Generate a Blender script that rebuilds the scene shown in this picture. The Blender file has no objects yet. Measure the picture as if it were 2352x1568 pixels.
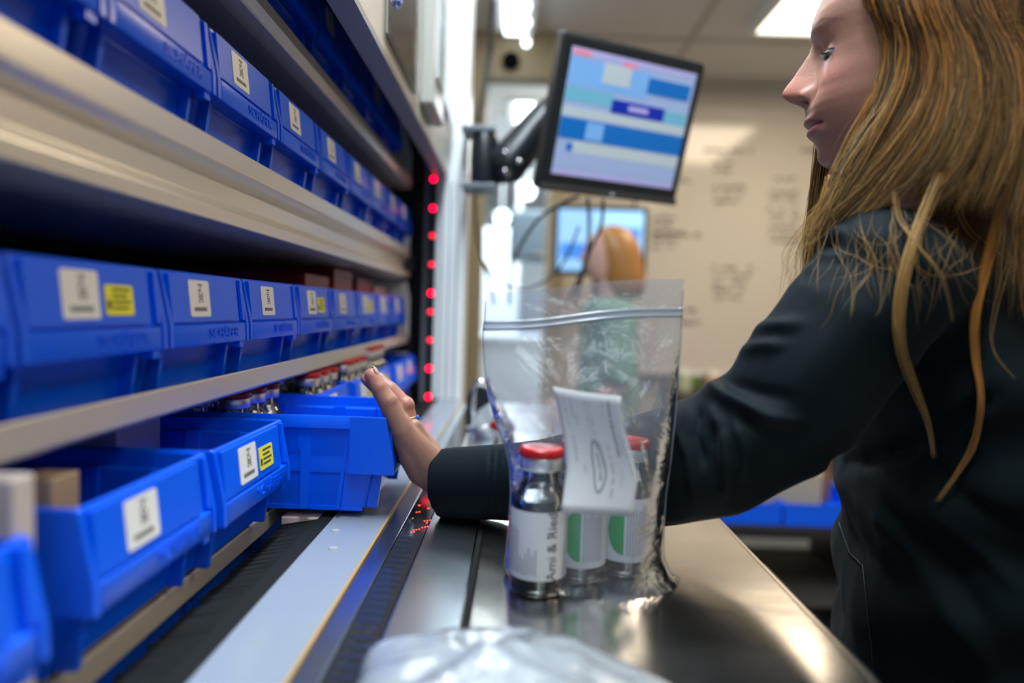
import bpy, bmesh, math, random
import numpy as np
from mathutils import Vector, Matrix, Euler
random.seed(7); rng = np.random.default_rng(7)
SC = bpy.context.scene; COL = SC.collection
PI = math.pi
CAMZ = 1171.0                       # camera height in mm; the work table lies 221 mm lower

def V(x, y, h):
    """mm right of the camera, mm ahead of it, mm below it -> metres in the world"""
    return Vector((x/1000, y/1000, (CAMZ-h)/1000))

# ---------------------------------------------------------------- camera
F, CX, CY, ROLL = 1568.0, 1176.0, 784.0, math.radians(1.8)
def _axes():
    x, y = (1190-CX)/F, -(711-CY)/F
    c, s = math.cos(ROLL), math.sin(ROLL)
    xx, yy = c*x-s*y, s*x+c*y
    yaw = math.atan(xx); pitch = -math.atan(yy*math.cos(yaw))
    f = Vector((-math.sin(yaw)*math.cos(pitch), math.cos(yaw)*math.cos(pitch), math.sin(pitch)))
    r0 = Vector((math.cos(yaw), math.sin(yaw), 0)); u0 = r0.cross(f)
    return (c*r0+s*u0), (-s*r0+c*u0), f
AR, AU, AF = _axes()
cam_d = bpy.data.cameras.new('camera'); cam = bpy.data.objects.new('camera', cam_d); COL.objects.link(cam)
M3 = Matrix((AR, AU, -AF)).transposed()
cam.matrix_world = Matrix.Translation(V(0, 0, 0)) @ M3.to_4x4()
cam_d.lens = 24; cam_d.sensor_width = 36; cam_d.clip_start = 0.02; cam_d.clip_end = 60
cam_d.dof.use_dof = True; cam_d.dof.focus_distance = 0.68; cam_d.dof.aperture_fstop = 1.9
SC.camera = cam
def at(px, py, X=None, Y=None, H=None):
    """the point at that distance (mm) seen in that direction"""
    px = float(px); py = float(py)
    d = (px-CX)/F*AR-(py-CY)/F*AU+AF
    k = X/d.x if X is not None else (Y/d.y if Y is not None else -H/d.z)
    return V(d.x*k, d.y*k, -d.z*k)

# ---------------------------------------------------------------- world, exposure, lights
w = bpy.data.worlds.new('world'); SC.world = w; w.use_nodes = True
w.node_tree.nodes['Background'].inputs[0].default_value = (0.62, 0.78, 1.0, 1)
w.node_tree.nodes['Background'].inputs[1].default_value = 0.42
SC.view_settings.view_transform = 'Standard'; SC.view_settings.look = 'None'
SC.view_settings.exposure = -0.18; SC.view_settings.gamma = 1
SC.cycles.use_denoising = True
SC.cycles.max_bounces = 14; SC.cycles.transparent_max_bounces = 24; SC.cycles.transmission_bounces = 12
SC.cycles.caustics_reflective = False; SC.cycles.caustics_refractive = False
SC.cycles.sample_clamp_indirect = 6

def area(name, loc, size, power, col, rot=(0, 0, 0)):
    l = bpy.data.lights.new(name, 'AREA'); l.shape = 'RECTANGLE'; l.size, l.size_y = size
    l.energy = power; l.color = col
    o = bpy.data.objects.new(name, l); COL.objects.link(o); o.location = loc; o.rotation_euler = rot
    return o
# overhead area lights; some hang under fixtures built below, others have no fixture
COOL = (0.80, 0.92, 1.0); WARM = (1.0, 0.80, 0.56)
area('aisle_lamp_and_fill', (-0.02, 0.55, 2.54), (0.14, 1.2), 44, COOL)
area('aisle_lamp_and_fill', (-0.06, 2.7, 2.54), (0.10, 0.8), 7, COOL)
area('aisle_lamp_and_fill', (0.0, 1.45, 2.54), (0.14, 0.9), 11, COOL)  # added to brighten the white post; no fixture is built here
area('aisle_lamp_and_fill', (0.25, -1.6, 2.54), (0.6, 1.2), 13, COOL)  # unseen fill behind the camera, without a fixture
area('panel_lamp_light', (1.40, 2.80, 2.54), (0.58, 1.2), 36, WARM)
area('panel_lamp_light', (1.40, 0.10, 2.54), (0.58, 1.2), 12, WARM)
area('panel_lamp_light', (1.10, -2.1, 2.54), (0.58, 1.2), 8, COOL)  # unseen, behind the camera; no panel is built for it

# ---------------------------------------------------------------- materials
def mat(name, col, rough=0.5, metal=0.0, spec=0.5, trans=0.0, ior=1.45, emit=None, estr=0.0, sheen=0.0, coat=0.0, sub=0.0,
        noise=0.0, nscale=20, bump=0.0, bscale=60, alpha=1.0, stretch=None, rvar=0.0):
    m = bpy.data.materials.new(name); m.use_nodes = True
    nt = m.node_tree; b = nt.nodes['Principled BSDF']; L = nt.links
    b.inputs['Base Color'].default_value = (*col, 1); b.inputs['Roughness'].default_value = rough
    b.inputs['Metallic'].default_value = metal; b.inputs['Specular IOR Level'].default_value = spec
    b.inputs['Transmission Weight'].default_value = trans; b.inputs['IOR'].default_value = ior
    b.inputs['Sheen Weight'].default_value = sheen; b.inputs['Coat Weight'].default_value = coat
    b.inputs['Alpha'].default_value = alpha
    if sub: b.inputs['Subsurface Weight'].default_value = sub; b.inputs['Subsurface Radius'].default_value = (0.01, 0.004, 0.003); b.inputs['Subsurface Scale'].default_value = 0.6
    if emit: b.inputs['Emission Color'].default_value = (*emit, 1); b.inputs['Emission Strength'].default_value = estr
    if noise or bump or rvar:
        tc = nt.nodes.new('ShaderNodeTexCoord'); mp = nt.nodes.new('ShaderNodeMapping')
        L.new(tc.outputs['Object'], mp.inputs[0])
        if stretch: mp.inputs['Scale'].default_value = stretch
        n = nt.nodes.new('ShaderNodeTexNoise'); n.inputs['Scale'].default_value = nscale; n.inputs['Detail'].default_value = 5
        L.new(mp.outputs[0], n.inputs['Vector'])
        if noise:
            mr = nt.nodes.new('ShaderNodeMapRange'); mr.inputs['To Min'].default_value = 1-noise; mr.inputs['To Max'].default_value = 1+noise
            L.new(n.outputs['Fac'], mr.inputs['Value'])
            mx = nt.nodes.new('ShaderNodeVectorMath'); mx.operation = 'SCALE'; mx.inputs[0].default_value = col
            L.new(mr.outputs[0], mx.inputs['Scale']); L.new(mx.outputs[0], b.inputs['Base Color'])
        if rvar:
            mr = nt.nodes.new('ShaderNodeMapRange'); mr.inputs['To Min'].default_value = max(0, rough-rvar); mr.inputs['To Max'].default_value = rough+rvar
            L.new(n.outputs['Fac'], mr.inputs['Value']); L.new(mr.outputs[0], b.inputs['Roughness'])
        if bump:
            n2 = nt.nodes.new('ShaderNodeTexNoise'); n2.inputs['Scale'].default_value = bscale; n2.inputs['Detail'].default_value = 4
            L.new(mp.outputs[0], n2.inputs['Vector'])
            bp = nt.nodes.new('ShaderNodeBump'); bp.inputs['Strength'].default_value = bump; bp.inputs['Distance'].default_value = 0.002
            L.new(n2.outputs['Fac'], bp.inputs['Height']); L.new(bp.outputs[0], b.inputs['Normal'])
    return m
def clearfilm(name, tint, haze, rough, bump=0.5, bscale=14, col=(0.8, 0.85, 0.95), gl=1.0):
    """thin clear plastic sheet: see-through, with a glossy skin and some milky haze"""
    m = bpy.data.materials.new(name); m.use_nodes = True; nt = m.node_tree; L = nt.links
    nt.nodes.remove(nt.nodes['Principled BSDF']); out = nt.nodes['Material Output']
    tr = nt.nodes.new('ShaderNodeBsdfTransparent'); tr.inputs[0].default_value = (*tint, 1)
    df = nt.nodes.new('ShaderNodeBsdfDiffuse'); df.inputs[0].default_value = (*col, 1)
    tl = nt.nodes.new('ShaderNodeBsdfTranslucent'); tl.inputs[0].default_value = (*col, 1)
    gs = nt.nodes.new('ShaderNodeBsdfGlossy'); gs.inputs['Roughness'].default_value = rough; gs.inputs[0].default_value = (gl, gl, gl, 1)
    fr = nt.nodes.new('ShaderNodeFresnel'); fr.inputs[0].default_value = 1.5
    a = nt.nodes.new('ShaderNodeMixShader'); a.inputs[0].default_value = 0.5; L.new(df.outputs[0], a.inputs[1]); L.new(tl.outputs[0], a.inputs[2])
    b = nt.nodes.new('ShaderNodeMixShader'); b.inputs[0].default_value = haze; L.new(tr.outputs[0], b.inputs[1]); L.new(a.outputs[0], b.inputs[2])
    c = nt.nodes.new('ShaderNodeMixShader'); L.new(b.outputs[0], c.inputs[1]); L.new(gs.outputs[0], c.inputs[2])
    mu = nt.nodes.new('ShaderNodeMath'); mu.operation = 'MULTIPLY'; mu.inputs[1].default_value = 1.6; mu.use_clamp = True
    L.new(fr.outputs[0], mu.inputs[0]); L.new(mu.outputs[0], c.inputs[0]); L.new(c.outputs[0], out.inputs[0])
    tc = nt.nodes.new('ShaderNodeTexCoord'); n = nt.nodes.new('ShaderNodeTexNoise'); n.inputs['Scale'].default_value = bscale; n.inputs['Detail'].default_value = 6; n.inputs['Distortion'].default_value = 1.2
    L.new(tc.outputs['Object'], n.inputs['Vector']); bp = nt.nodes.new('ShaderNodeBump'); bp.inputs['Strength'].default_value = bump; bp.inputs['Distance'].default_value = 0.012
    L.new(n.outputs['Fac'], bp.inputs['Height']); L.new(bp.outputs[0], gs.inputs['Normal']); L.new(bp.outputs[0], fr.inputs['Normal'])
    return m

BLUE = mat('blue_plastic', (0.0, 0.115, 0.92), rough=0.30, spec=0.5, bump=0.05, bscale=400, sub=0.0)
STK = mat('sticker_paper', (0.82, 0.81, 0.78), rough=0.45)
YEL = mat('yellow_sticker_paper', (0.85, 0.80, 0.02), rough=0.45)
INK = mat('black_ink', (0.02, 0.02, 0.025), rough=0.6)
GREYINK = mat('grey_ink', (0.30, 0.31, 0.34), rough=0.6)
ALU = mat('cream_lacquered_steel', (0.72, 0.67, 0.59), rough=0.28, metal=0.35, spec=0.6, noise=0.06, nscale=3, stretch=(1, 0.1, 6))
DARK = mat('black_sheet_metal', (0.006, 0.007, 0.012), rough=0.5)
WHT = mat('white_powder_coat', (0.84, 0.87, 0.88), rough=0.32, bump=0.04, bscale=300)
CAS = mat('light_grey_casing', (0.74, 0.70, 0.62), rough=0.24, bump=0.25, bscale=420)
GREY = mat('grey_edge_paint', (0.30, 0.31, 0.36), rough=0.45)
BLK = mat('black_plastic', (0.010, 0.014, 0.018), rough=0.32)
RUB = mat('black_rubber', (0.008, 0.010, 0.011), rough=0.85, spec=.2)
CHR = mat('chrome', (0.75, 0.76, 0.78), rough=0.12, metal=1)
STEEL = mat('brushed_steel', (0.64, 0.63, 0.61), rough=0.19, metal=1, noise=0.12, nscale=6, rvar=0.05, bump=0.05, bscale=25, stretch=(1, 3, 1))
MIRR = mat('polished_steel', (0.60, 0.68, 0.74), rough=0.22, metal=1, bump=0.03, bscale=14)
DGLASS = mat('dark_glass', (0.05, 0.055, 0.06), rough=0.05, metal=0.55)
TAN = mat('tan_wall_paint', (0.33, 0.25, 0.14), rough=0.6, noise=0.05)
CREAM = mat('cream_wall_paint', (0.58, 0.52, 0.44), rough=0.6, noise=0.03, nscale=4)
CEIL = mat('ceiling_paint', (0.80, 0.79, 0.78), rough=0.8)
FLOOR = mat('grey_floor', (0.16, 0.17, 0.18), rough=0.3, noise=0.1, nscale=3)
PAPER = mat('paper', (0.78, 0.79, 0.80), rough=0.55)
RED = mat('red_plastic', (0.42, 0.008, 0.012), rough=0.3)
SILV = mat('aluminium_crimp', (0.72, 0.72, 0.74), rough=0.3, metal=0.85)
GLASS = clearfilm('clear_glass', (.92, .945, .945), .03, .03, bump=0.0)
WATER = clearfilm('clear_liquid', (.90, .95, .93), .26, .05, bump=0.0, col=(.75, .82, .80))
MATT = mat('matt_black_mesh', (0.004, 0.004, 0.005), rough=1.0, spec=0.0)
LEDR = mat('red_led', (0.9, 0.0, 0.02), emit=(1, 0.0, 0.03), estr=9)
LEDD = mat('dim_red_led', (0.8, 0.0, 0.02), emit=(1, 0.02, 0.05), estr=3)
LAMP = mat('lit_diffuser_cool', (0.9, 0.95, 1), emit=(0.85, 0.95, 1), estr=6)
LAMPW = mat('lit_diffuser_warm', (1, 0.95, 0.85), emit=(1.0, 0.90, 0.74), estr=4)

# ---------------------------------------------------------------- mesh building
class MB:
    def __init__(s): s.v = []; s.f = []; s.m = []; s.mi = 0
    def add(s, vs, fs):
        o = len(s.v); s.v += [tuple(p) for p in vs]; s.f += [tuple(i+o for i in f) for f in fs]; s.m += [s.mi]*len(fs); return s
    def hexa(s, p):       # 8 points: bottom ring 0-3, top ring 4-7
        return s.add(p, [(3, 2, 1, 0), (4, 5, 6, 7), (0, 1, 5, 4), (1, 2, 6, 5), (2, 3, 7, 6), (3, 0, 4, 7)])
    def box(s, x0, x1, y0, y1, z0, z1):
        return s.hexa([(x0, y0, z0), (x1, y0, z0), (x1, y1, z0), (x0, y1, z0), (x0, y0, z1), (x1, y0, z1), (x1, y1, z1), (x0, y1, z1)])
    def bh(s, X0, X1, Y0, Y1, H0, H1):   # box from mm in the (right, ahead, below) frame
        a, b = V(X0, Y0, H1), V(X1, Y1, H0); return s.box(a.x, b.x, a.y, b.y, a.z, b.z)
    def loft(s, rings, close=True, cap0=True, cap1=True):
        n = len(rings[0]); vs = [p for r in rings for p in r]; fs = []
        for i in range(len(rings)-1):
            for j in range(n if close else n-1):
                k = (j+1) % n; fs.append((i*n+j, i*n+k, (i+1)*n+k, (i+1)*n+j))
        if cap0: fs.append(tuple(range(n))[::-1])
        if cap1: fs.append(tuple((len(rings)-1)*n+j for j in range(n)))
        return s.add(vs, fs)
    def lathe(s, prof, c=(0, 0, 0), n=32, cap0=True, cap1=True, a0=0, a1=2*PI):
        full = abs(a1-a0-2*PI) < 1e-6; m = n if full else n+1
        rings = [[(c[0]+r*math.cos(a0+(a1-a0)*j/n), c[1]+r*math.sin(a0+(a1-a0)*j/n), c[2]+z) for j in range(m)] for r, z in prof]
        return s.loft(rings, close=full, cap0=cap0 and full, cap1=cap1 and full)
    def tube(s, pts, rad, n=10, flat=None, ends=True):
        pts = [Vector(p) for p in pts]; R = rad if hasattr(rad, '__len__') else [rad]*len(pts)
        T = []
        for i in range(len(pts)):
            t = pts[min(i+1, len(pts)-1)]-pts[max(i-1, 0)]; T.append(t.normalized() if t.length > 1e-9 else Vector((0, 0, 1)))
        up = Vector((0, 0, 1)) if abs(T[0].z) < 0.9 else Vector((0, 1, 0)); a = T[0].cross(up).normalized(); rings = []
        for p, t, r in zip(pts, T, R):
            a = (a-t*a.dot(t)).normalized(); b = t.cross(a)
            rings.append([p+(a*math.cos(2*PI*j/n)+b*math.sin(2*PI*j/n)*(flat or 1))*r for j in range(n)])
        return s.loft(rings, cap0=ends, cap1=ends)
    def ball(s, c, r, n=16, m=10, M=None):
        vs = []; fs = []
        c = Vector(c); r = Vector(r) if hasattr(r, '__len__') else Vector((r, r, r))
        for i in range(m+1):
            th = PI*i/m
            for j in range(n):
                ph = 2*PI*j/n; p = Vector((r.x*math.sin(th)*math.cos(ph), r.y*math.sin(th)*math.sin(ph), r.z*math.cos(th)))
                vs.append(c+(M @ p if M is not None else p))
        for i in range(m):
            for j in range(n):
                k = (j+1) % n; fs.append((i*n+j, (i+1)*n+j, (i+1)*n+k, i*n+k))
        return s.add(vs, fs)
    def prism(s, poly, fn, d0, d1):      # poly of (a, b), fn(a, b, d) -> point
        n = len(poly); vs = [fn(a, b, d0) for a, b in poly]+[fn(a, b, d1) for a, b in poly]
        return s.add(vs, [tuple(range(n))[::-1], tuple(range(n, 2*n))]+[(i, (i+1) % n, n+(i+1) % n, n+i) for i in range(n)])
    def mesh(s, name, mats, smooth=False, off=Vector((0, 0, 0)), weld=0, fix=True):
        me = bpy.data.meshes.new(name); o = tuple(off)
        me.from_pydata([(p[0]-o[0], p[1]-o[1], p[2]-o[2]) for p in s.v], [], s.f)
        for m in (mats if isinstance(mats, (list, tuple)) else [mats]): me.materials.append(m)
        me.polygons.foreach_set('material_index', s.m)
        if fix or weld:
            bm = bmesh.new(); bm.from_mesh(me)
            if weld: bmesh.ops.remove_doubles(bm, verts=bm.verts, dist=weld)
            if fix: bmesh.ops.recalc_face_normals(bm, faces=bm.faces)
            bm.to_mesh(me); bm.free()
        if smooth:
            me.polygons.foreach_set('use_smooth', [True]*len(me.polygons))
            if smooth != 'all': me.set_sharp_from_angle(angle=math.radians(smooth if smooth is not True else 40))
        return me
    def build(s, name, mats, parent=None, smooth=False, bevel=0, weld=0, seg=2, fix=True, **props):
        if parent is not None: off = wl(parent)
        else:
            a = np.array(s.v); off = Vector(((a[:, 0].min()+a[:, 0].max())/2, (a[:, 1].min()+a[:, 1].max())/2, a[:, 2].min()))
        o = bpy.data.objects.new(name, s.mesh(name, mats, smooth, off, weld, fix)); COL.objects.link(o)
        if parent is not None: o.parent = parent
        else: o.location = off
        if bevel:
            md = o.modifiers.new('bevel', 'BEVEL'); md.width = bevel; md.segments = seg; md.limit_method = 'ANGLE'; md.angle_limit = math.radians(40)
        for k, v in props.items(): o[k] = v
        return o
def wl(o):
    p = Vector((0, 0, 0))
    while o is not None: p = p+o.location; o = o.parent
    return p
def thing(name, label, cat, loc, group=None):
    o = bpy.data.objects.new(name, None); COL.objects.link(o); o.location = loc; o.empty_display_size = 0.02
    o['label'] = label; o['category'] = cat
    if group: o['group'] = group
    return o
def tag(o, label, cat, group=None, kind=None):
    o['label'] = label; o['category'] = cat
    if group: o['group'] = group
    if kind: o['kind'] = kind
    return o
def inst(name, me, parent, loc=(0, 0, 0), rot=None, **props):
    o = bpy.data.objects.new(name, me); COL.objects.link(o); o.parent = parent; o.location = loc
    if rot: o.rotation_euler = rot
    for k, v in props.items(): o[k] = v
    return o
def struct(o): o['kind'] = 'structure'; return o
def textmesh(txt, size, extrude=0.0):
    c = bpy.data.curves.new('t', 'FONT'); c.body = txt; c.size = size; c.extrude = extrude; c.resolution_u = 3
    c.align_x = 'CENTER'; c.align_y = 'CENTER'
    o = bpy.data.objects.new('t', c); COL.objects.link(o)
    me = bpy.data.meshes.new_from_object(o.evaluated_get(bpy.context.evaluated_depsgraph_get()))
    vs = [tuple(v.co) for v in me.vertices]; fs = [tuple(p.vertices) for p in me.polygons]
    bpy.data.objects.remove(o); bpy.data.curves.remove(c); bpy.data.meshes.remove(me)
    return vs, fs
ORD = ['first', 'second', 'third', 'fourth', 'fifth', 'sixth', 'seventh', 'eighth', 'ninth', 'tenth']
# ================================================================ room
struct(MB().box(-2.2, 3.2, -3.2, 9.2, -0.06, 0).build('floor', FLOOR))
cl = MB()
cl.box(0.17, 3.2, -3.2, 9.2, 2.6, 2.66); cl.box(-2.2, 0.17, -3.2, 9.2, 2.6, 2.66)
struct(cl.build('ceiling', CEIL))
tr = MB()
for x in (0.85, 1.98): tr.box(x-.012, x+.012, -3, 4.2, 2.594, 2.6)
for y in (-0.5, 0.72, 1.94, 3.62): tr.box(0.2, 3.1, y-.012, y+.012, 2.595, 2.6)
struct(tr.build('trim_1', mat('ceiling_grid_paint', (0.5, 0.48, 0.45), rough=0.6)))
struct(MB().box(0.22, 3.2, 4.25, 4.37, 0, 2.6).build('wall_back', CREAM))
struct(MB().box(3.1, 3.2, -3.2, 4.25, 0, 2.6).build('wall_right', CREAM))
struct(MB().box(-2.2, -0.2, 9.1, 9.2, 0, 2.6).box(-0.2, 3.2, 9.1, 9.2, 0, 2.6).build('wall_far', mat('bright_white_paint', (0.75, 0.80, 0.84), rough=0.5)))
struct(MB().box(-2.2, -2.1, -3.2, 9.1, 0, 2.6).build('wall_left', CREAM))
# tan end wall with the doorway into the next room, its soffit above
m = MB(); m.bh(-900, -195, 3580, 3700, -1429, 1171); m.bh(-195, 152, 3580, 3700, -1429, -1195); m.bh(152, 225, 3580, 4260, -1429, 1171)
struct(m.build('wall_end', TAN))
# round black loudspeaker in the soffit
c = at(1174, 141, Y=3575)
t = thing('wall_speaker', 'round black speaker set in the tan soffit above the doorway', 'speaker', c)
m = MB(); m.lathe([(0.046, 0), (0.046, 0.016), (0.036, 0.02), (0.0, 0.012)], n=28, cap1=False)
o = bpy.data.objects.new('rim', m.mesh('rim', MATT, True)); COL.objects.link(o); o.parent = t; o.rotation_euler = (PI/2, 0, 0)
m = MB(); m.lathe([(0.034, 0.002), (0.034, 0.010), (0.02, 0.016), (0, 0.018)], n=28)
o = bpy.data.objects.new('grille', m.mesh('grille', MATT, True)); COL.objects.link(o); o.parent = t; o.rotation_euler = (PI/2, 0, 0)

# ceiling fixtures
def strip_light(x, y0, y1, wd, lab, z=2.6):
    t = thing('strip_light', lab, 'ceiling light', (x, (y0+y1)/2, z-0.055), 'strip lights along the aisle')
    MB().box(x-wd/2-.05, x+wd/2+.05, y0-.02, y1+.02, z-.03, z).build('housing', WHT, t, bevel=.004)
    MB().box(x-wd/2, x+wd/2, y0, y1, z-.055, z-.03).build('diffuser', LAMP, t, bevel=.006)
strip_light(-0.06, 2.3, 3.50, 0.10, 'long strip light on the ceiling just before the tan soffit')
strip_light(0.0, -0.3, 0.9, 0.12, 'strip light overhead above the work table, out of view')
strip_light(0.0, 4.7, 5.15, 0.13, 'bright strip light seen through the doorway under the round speaker')
def spot(px, py, Y, lab, r=0.05):
    c = at(px, py, Y=Y); t = thing('ceiling_lamp', lab, 'ceiling lamp', (c.x, c.y, c.z), 'small bright lamps in the far room')
    MB().lathe([(r*.6, .06), (r*.95, .04), (r, 0)], c, n=16).build('shade', WHT, t, smooth=True)
    MB().ball(c+Vector((0, 0, -.005)), (r*.8, r*.8, r*.9), 12, 8).build('bulb', LAMP, t, smooth='all')
    MB().box(c.x-.004, c.x+.004, c.y-.004, c.y+.004, c.z+.05, 2.6).build('rod', WHT, t)
spot(1210, 10, 3.0*1000, 'small lamp hanging highest of the three before the tan soffit', .02)
spot(1210, 48, 3100, 'small lamp hanging in the middle of the three before the tan soffit', .022)
spot(1209, 95, 3200, 'small lamp hanging lowest of the three before the tan soffit', .022)
spot(1213, 440, 6200, 'small bright lamp low in the far room, under the black swivel arm', .07)
spot(1153, 500, 6600, 'small bright lamp beside the tan door jamb in the far room', .08)
# recessed troffers
def troffer(x0, x1, y0, y1, lab):
    t = thing('ceiling_panel_light', lab, 'ceiling light', ((x0+x1)/2, (y0+y1)/2, 2.53), 'recessed ceiling panels')
    m = MB(); b = .03
    m.box(x0-b, x1+b, y0-b, y0, 2.555, 2.6); m.box(x0-b, x1+b, y1, y1+b, 2.555, 2.6); m.box(x0-b, x0, y0, y1, 2.555, 2.6); m.box(x1, x1+b, y0, y1, 2.555, 2.6)
    m.build('frame', WHT, t)
    MB().box(x0, x1, y0, y1, 2.565, 2.575).build('diffuser', LAMPW, t)
troffer(1.12, 1.72, 2.15, 3.42, 'warm glowing ceiling panel above the woman\'s forehead')
troffer(1.1, 1.7, -.5, .7, 'ceiling panel overhead behind the woman, out of view')

# bright far room: white cabinet, counter, hanging cabinet
m = thing('white_cabinet', 'tall white cabinet glowing in the far room beyond the doorway', 'cabinet', (-0.45, 7.2, 0))
BRW = mat('glossy_white_cabinet', (0.85, 0.92, 0.97), rough=0.25)
MB().box(-1.2, 0.0, 7.0, 7.6, 0, 2.0).build('cabinet_body', BRW, m, bevel=.01)
for i in range(2): MB().box(-1.18+i*.6, -.62+i*.6, 6.97, 7.0, .05, 1.95).build('door', BRW, m, bevel=.006)
m = thing('hanging_cabinet', 'dark grey-blue cabinet hanging in the far room beyond the doorway', 'cabinet', (0.25, 5.2, 1.5))
a, b = at(1172, 482, Y=5200), at(1300, 600, Y=5200); DGB = mat('dark_blue_grey_laminate', (0.10, 0.14, 0.18), rough=0.4)
MB().box(a.x, b.x, 5.2, 5.5, b.z, a.z).build('cabinet_body', DGB, m, bevel=.01)
MB().box(a.x+.02, b.x-.02, 5.18, 5.2, b.z+.02, a.z-.02).build('door', DGB, m, bevel=.005)
MB().box((a.x+b.x)/2-.06, (a.x+b.x)/2+.06, 5.16, 5.18, b.z+.04, b.z+.055).build('handle', CHR, m)
MB().box(a.x+.05, a.x+.09, 5.3, 5.34, a.z, 2.6).box(b.x-.09, b.x-.05, 5.3, 5.34, a.z, 2.6).build('hanger', WHT, m)
m = thing('counter', 'long white counter in the far room beyond the doorway', 'counter', (0.2, 5.5, 0))
MB().box(-.6, 1.4, 5.15, 5.8, 0.02, .93).build('counter_body', BRW, m, bevel=.006); MB().box(-.63, 1.43, 5.12, 5.83, .93, .97).build('counter_top', BRW, m, bevel=.006)
area('far_room_light', (0.1, 5.6, 2.5), (1.2, 2.4), 150, (0.85, 0.95, 1.0))

# whiteboard on the back wall with faint handwriting
t = thing('whiteboard', 'large whiteboard covered in faint dark handwriting on the back wall', 'whiteboard', (1.9, 4.22, .82))
WB = mat('whiteboard_enamel', (0.58, 0.53, 0.455), rough=0.10, noise=0.03, nscale=2)
a = at(1478, 255, Y=4235)
MB().box(a.x, 3.0, 4.222, 4.248, .83, 2.40).build('board_panel', WB, t)
MB().box(a.x-.02, 3.02, 4.212, 4.248, .80, .83).box(a.x-.02, 3.02, 4.216, 4.248, 2.40, 2.42).box(a.x-.02, a.x, 4.216, 4.248, .83, 2.40).build('board_frame', mat('board_frame_paint', (0.62, 0.58, 0.52), rough=.4), t)
MB().box(a.x, 3.0, 4.15, 4.212, .80, .812).build('pen_tray', mat('board_tray_aluminium', (0.6, 0.58, 0.54), rough=.3, metal=.6), t)
BI = mat('faded_marker_ink', (0.14, 0.12, 0.10), rough=.7); m = MB(); rr = random.Random(3)
def scribble(px0, px1, py, h, den=.8):
    x = px0
    while x < px1:
        wd = rr.uniform(5, 12)
        if rr.random() < den or x == px0:
            pts = []
            n = 5
            for k in range(n): p = at(x+wd*k/(n-1), py+rr.uniform(-h, h), Y=4220); pts.append(p)
            m.tube(pts, .0055, 4)
        x += wd+rr.uniform(1, 4)
for (x0, x1, y, n) in [(1620, 1740, 345, 1), (1640, 1690, 375, 2), (1640, 1735, 430, 3), (1500, 1590, 415, 1), (1500, 1570, 500, 5), (1500, 1640, 540, 1), (1640, 1725, 615, 5), (1560, 1620, 712, 1), (1560, 1610, 740, 1), (1785, 1840, 410, 1), (1768, 1850, 440, 2), (1768, 1850, 480, 2), (1768, 1850, 520, 3), (1840, 1880, 345, 1)]:
    for k in range(n):
        m = MB(); scribble(x0+rr.uniform(-4, 4), x1-rr.uniform(0, 25), y+k*17, 4.5); m.build('handwriting', BI, t)
# small things on the counter below the board
t = thing('desk', 'dark desk standing under the whiteboard', 'desk', (1.6, 3.9, 0))
MB().box(.9, 3.0, 3.6, 4.2, .70, .735).build('desk_top', mat('dark_walnut', (0.05, 0.035, 0.025), rough=.35, noise=.2), t, bevel=.003)
for x, y in ((.95, 3.65), (2.95, 3.65), (.95, 4.15), (2.95, 4.15)): MB().box(x-.025, x+.025, y-.025, y+.025, 0, .70).build('leg', BLK, t)
MB().box(.98, 2.92, 4.13, 4.15, .25, .70).build('back_panel', mat('brown_laminate', (0.07, 0.055, 0.045), rough=.5), t)
def jar(px, col, lab, h=.1, r=.035):
    c = at(px, 850, Y=3950); c.z = .735
    t = thing('small_jar', lab, 'jar', c, 'jars on the desk under the whiteboard')
    MB().lathe([(r*.9, 0), (r, .004), (r, h*.75), (r*.7, h*.82)], c, n=16).build('jar_body', mat('jar_'+lab.split()[0], col, rough=.4), t, smooth=40)
    MB().lathe([(r*.72, h*.82), (r*.72, h), (r*.6, h*1.02)], c, n=16).build('lid', STK, t, smooth=40)
jar(1572, (0.45, 0.5, 0.35), 'pale green jar nearest the plastic bag, under the whiteboard', .12, .045)
jar(1600, (0.13, 0.2, 0.06), 'dark green jar under the whiteboard beside the pale one', .11, .028)
jar(1640, (0.5, 0.3, 0.2), 'tan jar under the whiteboard, widest of the row', .11, .05)
jar(1675, (0.25, 0.3, 0.08), 'olive jar at the far end of the row under the whiteboard', .09, .03)

# second screen and low bench with blue trays
t = thing('standing_monitor', 'lit screen with pale blue page behind the distant person', 'monitor', Vector((at(1380, 620, Y=3100).x, 3.16, 0)))
a, b = at(1284, 480, Y=3100), at(1474, 626, Y=3100)
MB().box(a.x-.02, b.x+.02, 3.1, 3.14, b.z-.02, a.z+.02).build('monitor_case', BLK, t, bevel=.006)
def scr(name, col, e): return mat(name, col, rough=.3, emit=col, estr=e)
S1, S2, S3 = scr('screen_pale_blue', (.28, .52, .85), .75), scr('screen_sky_blue', (.35, .65, .95), .8), scr('screen_strong_blue', (.05, .22, .68), .7)
wd, ht = b.x-a.x, a.z-b.z
m = MB(); m.box(a.x, b.x, 3.096, 3.1, b.z, a.z); m.mi = 1
m.box(a.x+wd*.45, b.x, 3.094, 3.096, a.z-ht*.25, a.z-ht*.03); m.mi = 2
m.box(a.x+wd*.03, a.x+wd*.4, 3.094, 3.096, b.z+ht*.2, b.z+ht*.45); m.box(a.x+wd*.5, b.x-wd*.05, 3.094, 3.096, a.z-ht*.45, a.z-ht*.3)
m.build('screen', [S1, S2, S3], t)
MB().box((a.x+b.x)/2-.02, (a.x+b.x)/2+.02, 3.14, 3.18, .02, a.z-.1).build('stand_pole', BLK, t)
MB().box((a.x+b.x)/2-.2, (a.x+b.x)/2+.2, 3.0, 3.35, 0, .02).build('stand_foot', BLK, t, bevel=.005)

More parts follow.
